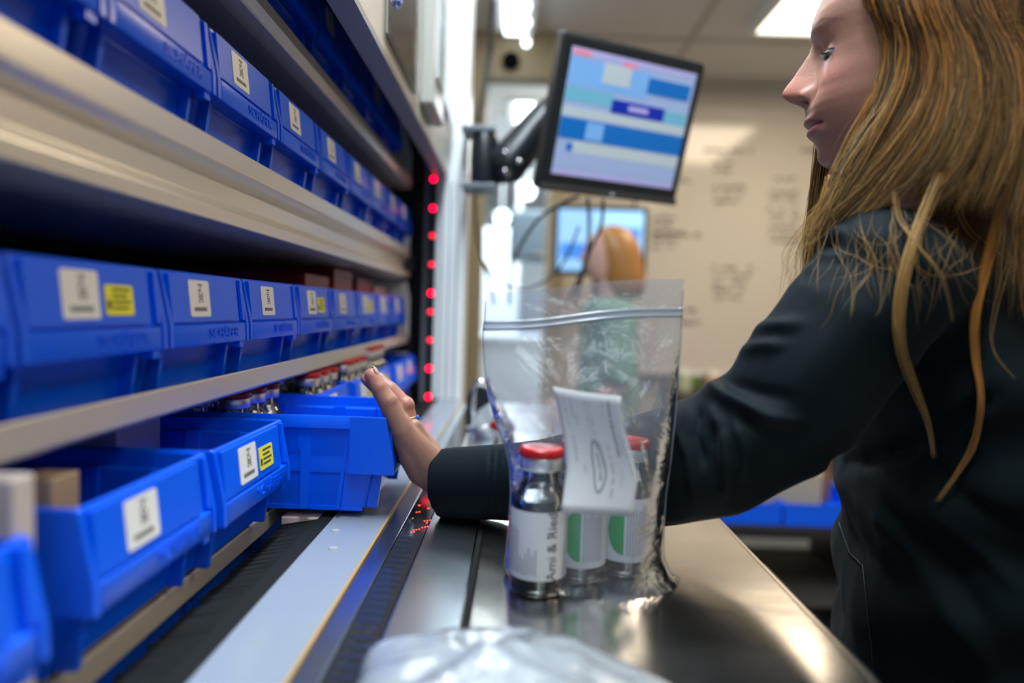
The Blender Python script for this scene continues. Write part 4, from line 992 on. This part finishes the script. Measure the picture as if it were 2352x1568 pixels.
# ---- jacket
jk = MB()
jk.loft([oval(-52, 440, 682, 70, 100), oval(-28, 450, 686, 96, 140), oval(10, 462, 690, 120, 166), oval(60, 468, 692, 130, 178), oval(160, 476, 694, 130, 176), oval(280, 482, 696, 130, 172), oval(390, 490, 700, 138, 178), oval(405, 490, 700, 134, 174)])
jk.loft([oval(-115, 398, 664, 55, 58), oval(-100, 402, 666, 60, 64), oval(-60, 420, 672, 72, 80), oval(-20, 440, 680, 80, 100)])
capsule(jk, [V(405, 640, -12), A(2040, 640, 585), A(1950, 745, 580), A(1795, 955, 588), A(1655, 1036, 606)], [.060, .062, .061, .0575, .056], 22)
capsule(jk, [A(1655, 1036, 606), A(1550, 1064, 625), A(1400, 1092, 650), A(1250, 1104, 680), A(1130, 1106, 706)], [.056, .054, .048, .0415, .0385], 22)
jk.tube([A(1200, 1106, 690), A(1130, 1106, 706), A(1040, 1108, 718), A(1008, 1110, 722)], [.040, .039, .0375, .0365], 26)
capsule(jk, [V(480, 850, -20), V(505, 885, 130), V(525, 895, 250), V(520, 885, 318)], [.066, .062, .052, .042], 20)
def foldtube(pts, rad): capsule(jk, pts, rad, 8)
def fsurf(px, py, Y0, depth):  # a point on the sleeve surface facing the camera
    return A(px, py, Y0-depth)
jme = remeshed('jacket', jk, .0036, 7)
jc = coords(jme)
# cloth waves and drape folds
def wav(p):
    return (.0022*np.sin(p[:, 0]*42+p[:, 2]*30+4*np.sin(p[:, 1]*9))+.0016*np.sin(p[:, 2]*70-p[:, 0]*55+3*np.sin(p[:, 0]*17)))
nrm = np.empty(len(jc)*3); jme.vertex_normals.foreach_get('vector', nrm); nrm = nrm.reshape(-1, 3)
tor = np.clip((jc[:, 0]-.30)/.06, 0, 1)*np.clip((1.16-jc[:, 2])/.1, 0, 1)
dr = .006*np.sin((jc[:, 2]*1.0-jc[:, 0]*.9)*60+2*np.sin(jc[:, 0]*14))*tor
def topx(P):
    d = P-np.array(V(0, 0, 0)); z = d@np.array(AF); return np.stack([CX+F*(d@np.array(AR))/z, CY-F*(d@np.array(AU))/z], 1)
pxy = topx(jc); fold_d = np.zeros(len(jc)); side_k = np.clip((-nrm[:, 1]+.45)/.6, 0, 1)
def ridge(pts, w_, amp):
    global fold_d
    best = np.full(len(jc), 1e9); tt = np.zeros(len(jc)); n_ = len(pts)-1
    for i in range(n_):
        a, b = np.array(pts[i], float), np.array(pts[i+1], float); ab = b-a; k = np.clip(((pxy-a)@ab)/(ab@ab), 0, 1)
        d = np.linalg.norm(pxy-a-k[:, None]*ab, axis=1); m_ = d < best; best = np.where(m_, d, best); tt = np.where(m_, (i+k)/n_, tt)
    fold_d = fold_d+amp*np.exp(-(best/w_)**2)*np.clip(np.minimum(tt, 1-tt)*5+.15, 0, 1)*side_k
ridge([(1640, 830), (1700, 775), (1760, 752), (1850, 738)], 16, .0055)
ridge([(1640, 850), (1694, 810), (1740, 798), (1810, 790)], 14, .0050)
ridge([(1600, 868), (1655, 901), (1711, 929), (1761, 957), (1850, 975)], 17, .0075)
ridge([(1572, 912), (1558, 990), (1582, 1050), (1600, 1150)], 13, .006)
ridge([(1625, 925), (1660, 1010), (1672, 1090), (1668, 1150)], 14, .0055)
ridge([(1680, 960), (1715, 1040), (1720, 1120)], 14, .004)
ridge([(1640, 960), (1635, 1040), (1645, 1130)], 12, -.005); ridge([(1605, 930), (1595, 1000), (1620, 1080)], 11, -.005)
ridge([(1650, 870), (1740, 900), (1830, 920)], 16, -.004); ridge([(1690, 955), (1760, 990), (1850, 1000)], 16, -.004)
ridge([(1838, 613), (1880, 592), (1960, 590)], 12, .004); ridge([(1860, 560), (1900, 540), (1950, 530)], 12, .004); ridge([(1850, 590), (1880, 568), (1930, 560)], 9, -.004)
ridge([(2110, 1020), (2010, 1050), (1900, 1075)], 22, -.009); ridge([(2110, 1020), (2200, 960), (2300, 900)], 20, -.007); ridge([(2120, 1060), (2220, 1150), (2352, 1230)], 26, -.007)
ridge([(1960, 1130), (2080, 1260), (2200, 1420), (2290, 1568)], 30, .007); ridge([(2010, 1130), (2150, 1290), (2290, 1440)], 28, -.006); ridge([(2100, 1130), (2220, 1250), (2352, 1360)], 26, .006)
ridge([(1925, 1120), (1940, 1200), (1985, 1300)], 10, -.004); ridge([(1902, 1130), (1915, 1250), (1935, 1400)], 12, .004)
for x0 in (1128, 1143): ridge([(x0, 1020), (x0-4, 1110), (x0, 1205)], 3.0, -.0022)
jc2 = jc+nrm*fold_d[:, None]+nrm*(wav(jc)*np.clip((jc[:, 0]+.02)/.08, 0.1, 1)+dr)[:, None]
jm = bpy.data.meshes.new('jacket'); jm.from_pydata([tuple(p) for p in jc2-off], [], faces_of(jme)); jm.materials.append(FAB)
jm.polygons.foreach_set('use_smooth', [True]*len(jm.polygons))
jo = bpy.data.objects.new('jacket', jm); COL.objects.link(jo); jo.parent = W_; jo['label'] = 'dark teal zip jacket'
sd = jo.modifiers.new('sub', 'SUBSURF'); sd.levels = 1; sd.render_levels = 1
from mathutils.bvhtree import BVHTree
JB = BVHTree.FromPolygons([tuple(p) for p in jc2], faces_of(jme))
def onjacket(px, py, lift=.003, Y=520):
    o = V(0, 0, 0); d = (at(px, py, Y=Y)-o).normalized(); h = JB.ray_cast(o, d)
    return h[0]+h[1]*lift if h[0] is not None else None
# zip and pocket seam down the front edge
pts = [onjacket(x, y, .0015) for x, y in ((1912, 1140), (1930, 1200), (1955, 1270), (1985, 1300), (1995, 1400), (2005, 1480), (2010, 1560))]; pts = [p for p in pts if p]
m = MB(); m.tube(pts, .0007, 6); m.build('pocket_seam', mat('seam_thread', (.005, .016, .022), rough=.5), jo, smooth='all')
# trousers and shoes
tr_ = MB(); tr_.loft([oval(375, 490, 700, 120, 158), oval(450, 494, 702, 118, 162), oval(500, 496, 704, 110, 158)])
for sgn in (-1, 1):
    hip = V(496, 704, 470)+HS*.082*sgn; kn = V(488, 704, 780)+HS*.095*sgn; an = V(500, 706, 1085)+HS*.10*sgn
    capsule(tr_, [hip, kn, an], [.085, .064, .052], 20)
tme = remeshed('trousers', tr_, .008, 6); tc_ = coords(tme)
tm = bpy.data.meshes.new('trousers'); tm.from_pydata([tuple(p) for p in tc_-off], [], faces_of(tme)); tm.materials.append(TRS); tm.polygons.foreach_set('use_smooth', [True]*len(tm.polygons))
to = bpy.data.objects.new('trousers', tm); COL.objects.link(to); to.parent = W_
for sgn in (-1, 1):
    c = V(500, 706, 1171)+HS*.10*sgn; m = MB(); rings = []
    for k, (x, hw_, h) in enumerate(((-.075, .02, .03), (-.07, .032, .07), (-.03, .036, .085), (.03, .038, .075), (.09, .045, .05), (.15, .042, .038), (.18, .02, .022))):
        rings.append([c+HF*x+HS*(hw_*math.cos(2*PI*j/16))+HU*(max(.001, h/2+h/2*math.sin(2*PI*j/16))) for j in range(16)])
    m.loft(rings); m.build('shoe', RUB, W_, smooth='all')

# ---- hair
hr = MB(); hcol = []
BR1, BR2, BR3, BL1, BL2 = [np.array(c) for c in ((.022, .010, .003), (.085, .036, .009), (.28, .115, .021), (.44, .25, .075), (.60, .46, .27))]
rh = random.Random(21)
def catmull(P, n):
    out = []; 
    for k in range(n):
        t = k/(n-1)*(len(P)-1); i = min(int(t), len(P)-2); s = t-i
        p0, p1, p2, p3 = P[max(i-1, 0)], P[i], P[i+1], P[min(i+2, len(P)-1)]
        out.append(.5*((2*p1)+(-p0+p2)*s+(2*p0-5*p1+4*p2-p3)*s*s+(-p0+3*p1-3*p2+p3)*s**3))
    return out
def strand(P, r0, n=22, tone0=None, tip=.6, sides=4, thin_root=False):
    Q = catmull(P, n); rad = [r0*((.1+.9*min(1, k/7)) if thin_root else 1)*(1 if k < n*.6 else max(.12, 1-(k-n*.6)/(n*.4)*.9)) for k in range(n)]
    hr.tube(Q, rad, sides)
    a = tone0 if tone0 is not None else BR2*(1-rh.random())+BR3*rh.random()
    b = BL1*rh.random()+BL2*(1-rh.random())*.5
    for k in range(n):
        w_ = max(0, (k/(n-1)-.48)/.52)**1.3*tip; c = a*(1-w_)+b*w_
        hcol.extend([list(c)+[1]]*sides)
def hp(px, py, s):
    """point s mm to the near side of the head's middle plane, seen in that direction"""
    d = at(px, py, Y=1000)-V(0, 0, 0); C = HC-HS*s/1000-V(0, 0, 0)
    k = C.dot(HS)/d.dot(HS); return V(0, 0, 0)+d*k
GD = [
    [(1935, -95, 48), (1990, -10, 58), (2034, 52, 66), (2042, 130, 72), (2020, 205, 75), (1968, 290, 74), (1928, 365, 72), (1892, 440, 72), (1862, 520, 72), (1838, 600, 74)],
    [(1965, -120, 50), (2050, 0, 66), (2085, 80, 78), (2085, 170, 84), (2045, 260, 86), (1990, 350, 84), (1945, 430, 82), (1905, 500, 80), (1872, 560, 78)],
    [(1995, -140, 50), (2095, -10, 70), (2140, 90, 84), (2140, 200, 92), (2095, 300, 94), (2035, 385, 90), (1975, 450, 86), (1915, 505, 82), (1885, 540, 80)],
    [(2030, -150, 50), (2140, -20, 72), (2195, 100, 88), (2200, 220, 96), (2160, 330, 98), (2100, 410, 94), (2040, 470, 90), (1990, 520, 88), (1950, 580, 88)],
    [(2060, -160, 48), (2185, -20, 70), (2250, 110, 88), (2262, 240, 98), (2230, 360, 100), (2175, 440, 98), (2125, 520, 96), (2095, 610, 94), (2080, 700, 94)],
    [(2090, -170, 45), (2230, -20, 68), (2305, 120, 84), (2322, 260, 94), (2300, 380, 98), (2255, 470, 98), (2215, 560, 96), (2200, 650, 94)],
    [(2120, -170, 40), (2275, -10, 60), (2355, 130, 78), (2375, 290, 88), (2355, 420, 94), (2325, 530, 96), (2310, 650, 96), (2300, 760, 96)],
    [(2150, -170, 30), (2320, 10, 48), (2400, 150, 66), (2425, 320, 76), (2410, 470, 84), (2385, 620, 90), (2370, 780, 92)]]
GP = [[hp(q[0], q[1], q[2]+(16, 13, 8, 3)[min(i, 3)]) for i, q in enumerate(g)] for g in GD]
for i, g in enumerate(GP):          # each guide starts at the parting on the crown
    x = 46-15*i; zt = 125-((x+22)/70)**2*17
    g[0:1] = [H2W(x, 2, zt), H2W(x-1, -30, zt-3), H2W(x-3, -60, zt-16)]
    g[3] = g[3]-HS*.006
GPn = [catmull(g, 26) for g in GP]
for k in range(5200):
    t = rh.random()**.95*(len(GPn)-1); i = min(int(t), len(GPn)-2); s = t-i
    dep = abs(rh.gauss(0, 1))*.008; js = rh.gauss(0, .0022); ph = rh.uniform(0, 6.28); am = rh.uniform(.0008, .0045); fq = rh.uniform(.8, 2.2)
    L_end = rh.uniform(.46, .76) if t > 3 else rh.uniform(.62, .92) if t > 1.6 else rh.uniform(.66, 1.0)
    P = []
    for q in range(12):
        u = q/11*(L_end*.86+.14)*25; a = int(u); b = min(a+1, 25); f_ = u-a
        p = (GPn[i][a]*(1-f_)+GPn[i][b]*f_)*(1-s)+(GPn[i+1][a]*(1-f_)+GPn[i+1][b]*f_)*s
        w_ = max(0, q-3)/8; p = p+HS*(dep*min(1, .15+q/5)-.0015*math.sin(t*9+q*.5))+HF*(js+am*w_*math.sin(ph+fq*q)+.004*math.sin(t*5.5+w_*4)*w_)+HU*am*.3*math.cos(ph+q)
        P.append(p)
    band = .5+.5*math.sin(t*7.3+1.0); tn = BR1*(1-band)+BR3*band if rh.random() < .6 else (BR2 if rh.random() < .6 else BR3*1.25)
    strand(P, rh.uniform(.00022, .00062), 24, np.array(tn)*rh.uniform(.7, 1.25), tip=rh.uniform(.35, 1.0)*(1.35-.13*t), sides=4)
# back and far-side hair
for k in range(2000):
    a = rh.uniform(PI*.62, PI*1.38) if k < 340 else rh.uniform(PI*.30, PI*.62); P = []; rr_ = rh.uniform(1.03, 1.14)
    for (z, hf_, hs_) in ((114, .02, .02), (106, .35, .35), (80, .80, .82), (40, 1.04, 1.05), (0, 1.08, 1.15), (-50, 1.12, 1.2), (-110, 1.2, 1.25), (-170, 1.25, 1.3), (-230, 1.25, 1.3)):
        P.append(H2W(-8+104*math.cos(a)*hf_*rr_*.97+rh.uniform(-2, 2), 74*math.sin(a)*hs_*rr_, z+rh.uniform(-6, 6)))
    strand(P, rh.uniform(.0003, .0006), 18, BR2*rh.uniform(.5, 1.8), tip=.4)
# locks and flyaway hairs lying on the jacket
def lock(pts, n, spread, r, tn, tip, lift=.0075):
    base_ = [onjacket(x, y, lift) or hp(x, y, 92) for x, y in pts]; ys = [p.y for p in base_]
    for _ in range(3): ys = [min(v, (ys[max(i-1, 0)]+ys[min(i+1, len(ys)-1)])/2+.002) for i, v in enumerate(ys)]
    base_ = [at(x, y, Y=v*1000) for (x, y), v in zip(pts, ys)]
    for k in range(n):
        o1 = (rh.gauss(0, spread), rh.gauss(0, spread)); P = []
        for q, p in enumerate(base_):
            w_ = 1-.65*q/(len(base_)-1); P.append(p+Vector((o1[0]*w_, rh.uniform(-.0025, 0), o1[1]*w_*.6)))
        strand(P, r*rh.uniform(.7, 1.2), 30, tn*rh.uniform(.7, 1.3), tip, thin_root=True)
lock([(2160, 400), (2125, 480), (2092, 570), (2066, 680), (2068, 790), (2100, 890), (2130, 970), (2143, 1050)], 46, .0030, .00034, BL1*.8, .8)
lock([(2345, 330), (2325, 420), (2290, 520), (2262, 620), (2238, 720), (2240, 820), (2252, 920), (2235, 1020), (2190, 1095), (2150, 1150)], 42, .0028, .00036, BR3*1.5, .7)
lock([(2050, 440), (2060, 500), (2100, 560), (2160, 640), (2185, 740)], 7, .002, .0004, BL1*.6, .6)
lock([(2180, 430), (2215, 520), (2270, 570), (2340, 620)], 6, .002, .0004, BL1*.6, .6)
lock([(2352, 500), (2290, 700), (2280, 800), (2330, 870)], 4, .002, .0003, BL1*.5, .6)
lock([(2345, 430), (2352, 560), (2365, 700), (2380, 800)], 16, .005, .0007, BR3, .7)
for k in range(70):
    x, y = rh.uniform(1900, 2300), rh.uniform(440, 560); pts = [(x, y)]; a = rh.uniform(.6, 2.3)
    for q in range(5):
        a += rh.gauss(0, .28); x += math.cos(a)*rh.uniform(18, 48); y += math.sin(a)*rh.uniform(22, 60); pts.append((x, y))
    lock(pts, 1, .001, .00016, BL1*.7, .5, .004)
for k in range(30):   # wisps left of the shoulder, below the chin
    x0 = rh.uniform(1896, 1935); P = [hp(x0, rh.uniform(400, 430), 72), hp(x0-14, 460, 76), hp(x0-rh.uniform(25, 60), 510, 78), hp(x0-rh.uniform(50, 110), rh.uniform(580, 620), 80), hp(x0-rh.uniform(60, 130), rh.uniform(640, 720), 84)]
    strand(P, .00022, 18, BL1*.9, .8)
hm_cols = np.array(hcol, np.float32)
me = bpy.data.meshes.new('hair'); me.from_pydata([(p[0]-off[0], p[1]-off[1], p[2]-off[2]) for p in hr.v], [], hr.f); me.materials.append(HAIR)
me.polygons.foreach_set('use_smooth', [True]*len(me.polygons)); setcol(me, hm_cols)
ho = bpy.data.objects.new('hair', me); COL.objects.link(ho); ho.parent = W_; ho['label'] = 'long straight dark blonde hair'
# mass of hair under the loose strands, close to the head
cap = MB(); zs = np.linspace(112, -200, 46); na2 = 64; vs = []
for z in zs:
    Fz, Bz, Wz = np.interp(max(z, -100), ZT, FT), np.interp(max(z, -100), ZT, BT), np.interp(max(z, -60), ZT, WT)
    if z > 62: hl = 0.62
    hl = np.interp(z, [-200, -100, -40, 20, 60, 80, 112], [1.75, 1.55, 1.35, 1.22, .95, .45, .0])   # where the hair begins, angle from the face
    for j in range(na2+1):
        a = hl+(2*PI-2*hl)*j/na2; cxx = 0; c, s = math.cos(a), math.sin(a); g_ = (5 if z > -60 else 4)
        edge = min(1, min(a-hl, 2*PI-hl-a)/.25); g_ = 1.0+g_*edge**.6
        rx = (Fz if c > 0 else -Bz)+g_; x = rx*c*(1 if c < 0 else .97); y = (Wz+g_)*s
        if z < -60: k_ = min(1, (-60-z)/120); x = x-10*k_; y *= 1+.12*k_
        vs.append(H2W(x, y, z+(6 if z > 100 else 0)))
m2 = na2+1; cap.add(vs, [(i*m2+j, i*m2+j+1, (i+1)*m2+j+1, (i+1)*m2+j) for i in range(len(zs)-1) for j in range(na2)]+[tuple(range(m2))])
HC_ = mat('under_hair', (.055, .026, .009), rough=.7, spec=.15, noise=.5, nscale=60, stretch=(6, 6, .5), bump=.8, bscale=120)
co_ = cap.build('under_hair', HC_, ho, smooth='all'); md = co_.modifiers.new('solid', 'SOLIDIFY'); md.thickness = .002; md.offset = -1

# ---- the distant person
hx = at(1402, 525, Y=2750); px_, py_, tz = hx.x, hx.y, hx.z
P2_ = thing('person', 'distant person in a green top with shoulder-length reddish blonde hair', 'person', (px_, py_, 0))
m = MB()
def ring2(z, a, b, dx=0, n=20): return [(px_+dx+a*math.cos(2*PI*j/n), py_+b*math.sin(2*PI*j/n), z) for j in range(n)]
m.loft([ring2(tz-.215, .035, .04, -.02), ring2(tz-.19, .055, .055, -.025), ring2(tz-.15, .078, .066, -.02), ring2(tz-.10, .090, .072, -.015), ring2(tz-.05, .088, .072, -.008), ring2(tz-.02, .065, .055, 0), ring2(tz-.006, .025, .02, 0)])
m.ball((px_-.105, py_, tz-.125), (.018, .012, .018), 10, 8); m.ball((px_-.088, py_, tz-.165), (.012, .02, .008), 10, 8)
capsule(m, [Vector((px_, py_, tz-.19)), Vector((px_+.01, py_, tz-.30))], [.05, .055])
m.loft([ring2(tz-.29, .06, .08, .01), ring2(tz-.33, .09, .17, .01), ring2(tz-.55, .10, .16, .01), ring2(tz-.80, .11, .16, .01)])
for sgn in (-1, 1):
    capsule(m, [Vector((px_+.01, py_+.19*sgn, tz-.35)), Vector((px_+.02, py_+.23*sgn, tz-.60)), Vector((px_-.12, py_+.20*sgn, tz-.75)), Vector((px_-.22, py_+.17*sgn, tz-.74))], [.045, .038, .028, .026])
    capsule(m, [Vector((px_+.01, py_+.09*sgn, tz-.80)), Vector((px_, py_+.1*sgn, .45)), Vector((px_+.02, py_+.1*sgn, .06))], [.075, .055, .04])
me = remeshed('body2', m, .009, 4); mm = bpy.data.meshes.new('body'); mm.from_pydata([tuple(p) for p in coords(me)-np.array([px_, py_, 0])], [], faces_of(me)); mm.materials.append(mat('skin_pale', (.62, .36, .30), rough=.5))
mm.polygons.foreach_set('use_smooth', [True]*len(mm.polygons)); o = bpy.data.objects.new('body', mm); COL.objects.link(o); o.parent = P2_
m = MB()
for z in (0,):
    rings = []
    for (dz, a, b, dx) in ((.012, .02, .02, .0), (-.005, .065, .06, .005), (-.05, .095, .082, .012), (-.10, .098, .086, .026), (-.16, .092, .086, .042), (-.22, .088, .085, .055), (-.265, .07, .07, .062), (-.275, .02, .02, .062)): rings.append(ring2(tz+dz, a, b, dx+.006))
    m.loft(rings)
m.build('hair', mat('reddish_blonde_hair', (.36, .16, .045), rough=.4, noise=.35, nscale=50, stretch=(5, 5, .6)), P2_, smooth='all')
m = MB(); m.loft([ring2(tz-.275, .065, .085, .01), ring2(tz-.30, .10, .17, .01), ring2(tz-.34, .115, .21, .01), ring2(tz-.55, .12, .19, .01), ring2(tz-.84, .135, .19, .01)])
for sgn in (-1, 1): capsule(m, [Vector((px_+.01, py_+.19*sgn, tz-.35)), Vector((px_+.02, py_+.24*sgn, tz-.56))], [.062, .056])
me = remeshed('shirt', m, .009, 3); mm = bpy.data.meshes.new('shirt'); mm.from_pydata([tuple(p) for p in coords(me)-np.array([px_, py_, 0])], [], faces_of(me)); mm.materials.append(mat('green_cloth', (.16, .28, .20), rough=.8))
mm.polygons.foreach_set('use_smooth', [True]*len(mm.polygons)); o = bpy.data.objects.new('shirt', mm); COL.objects.link(o); o.parent = P2_
m = MB(); m.loft([ring2(tz-.80, .13, .185, .01), ring2(tz-.92, .13, .18, .01)])
for sgn in (-1, 1): capsule(m, [Vector((px_+.01, py_+.09*sgn, tz-.85)), Vector((px_, py_+.1*sgn, .45)), Vector((px_+.02, py_+.1*sgn, .09))], [.09, .07, .055])
m.build('trousers', TRS, P2_, smooth='all')
for sgn in (-1, 1):
    m = MB(); m.ball((px_-.02, py_+.1*sgn, .04), (.13, .05, .04), 14, 10); m.build('shoe', RUB, P2_, smooth='all')
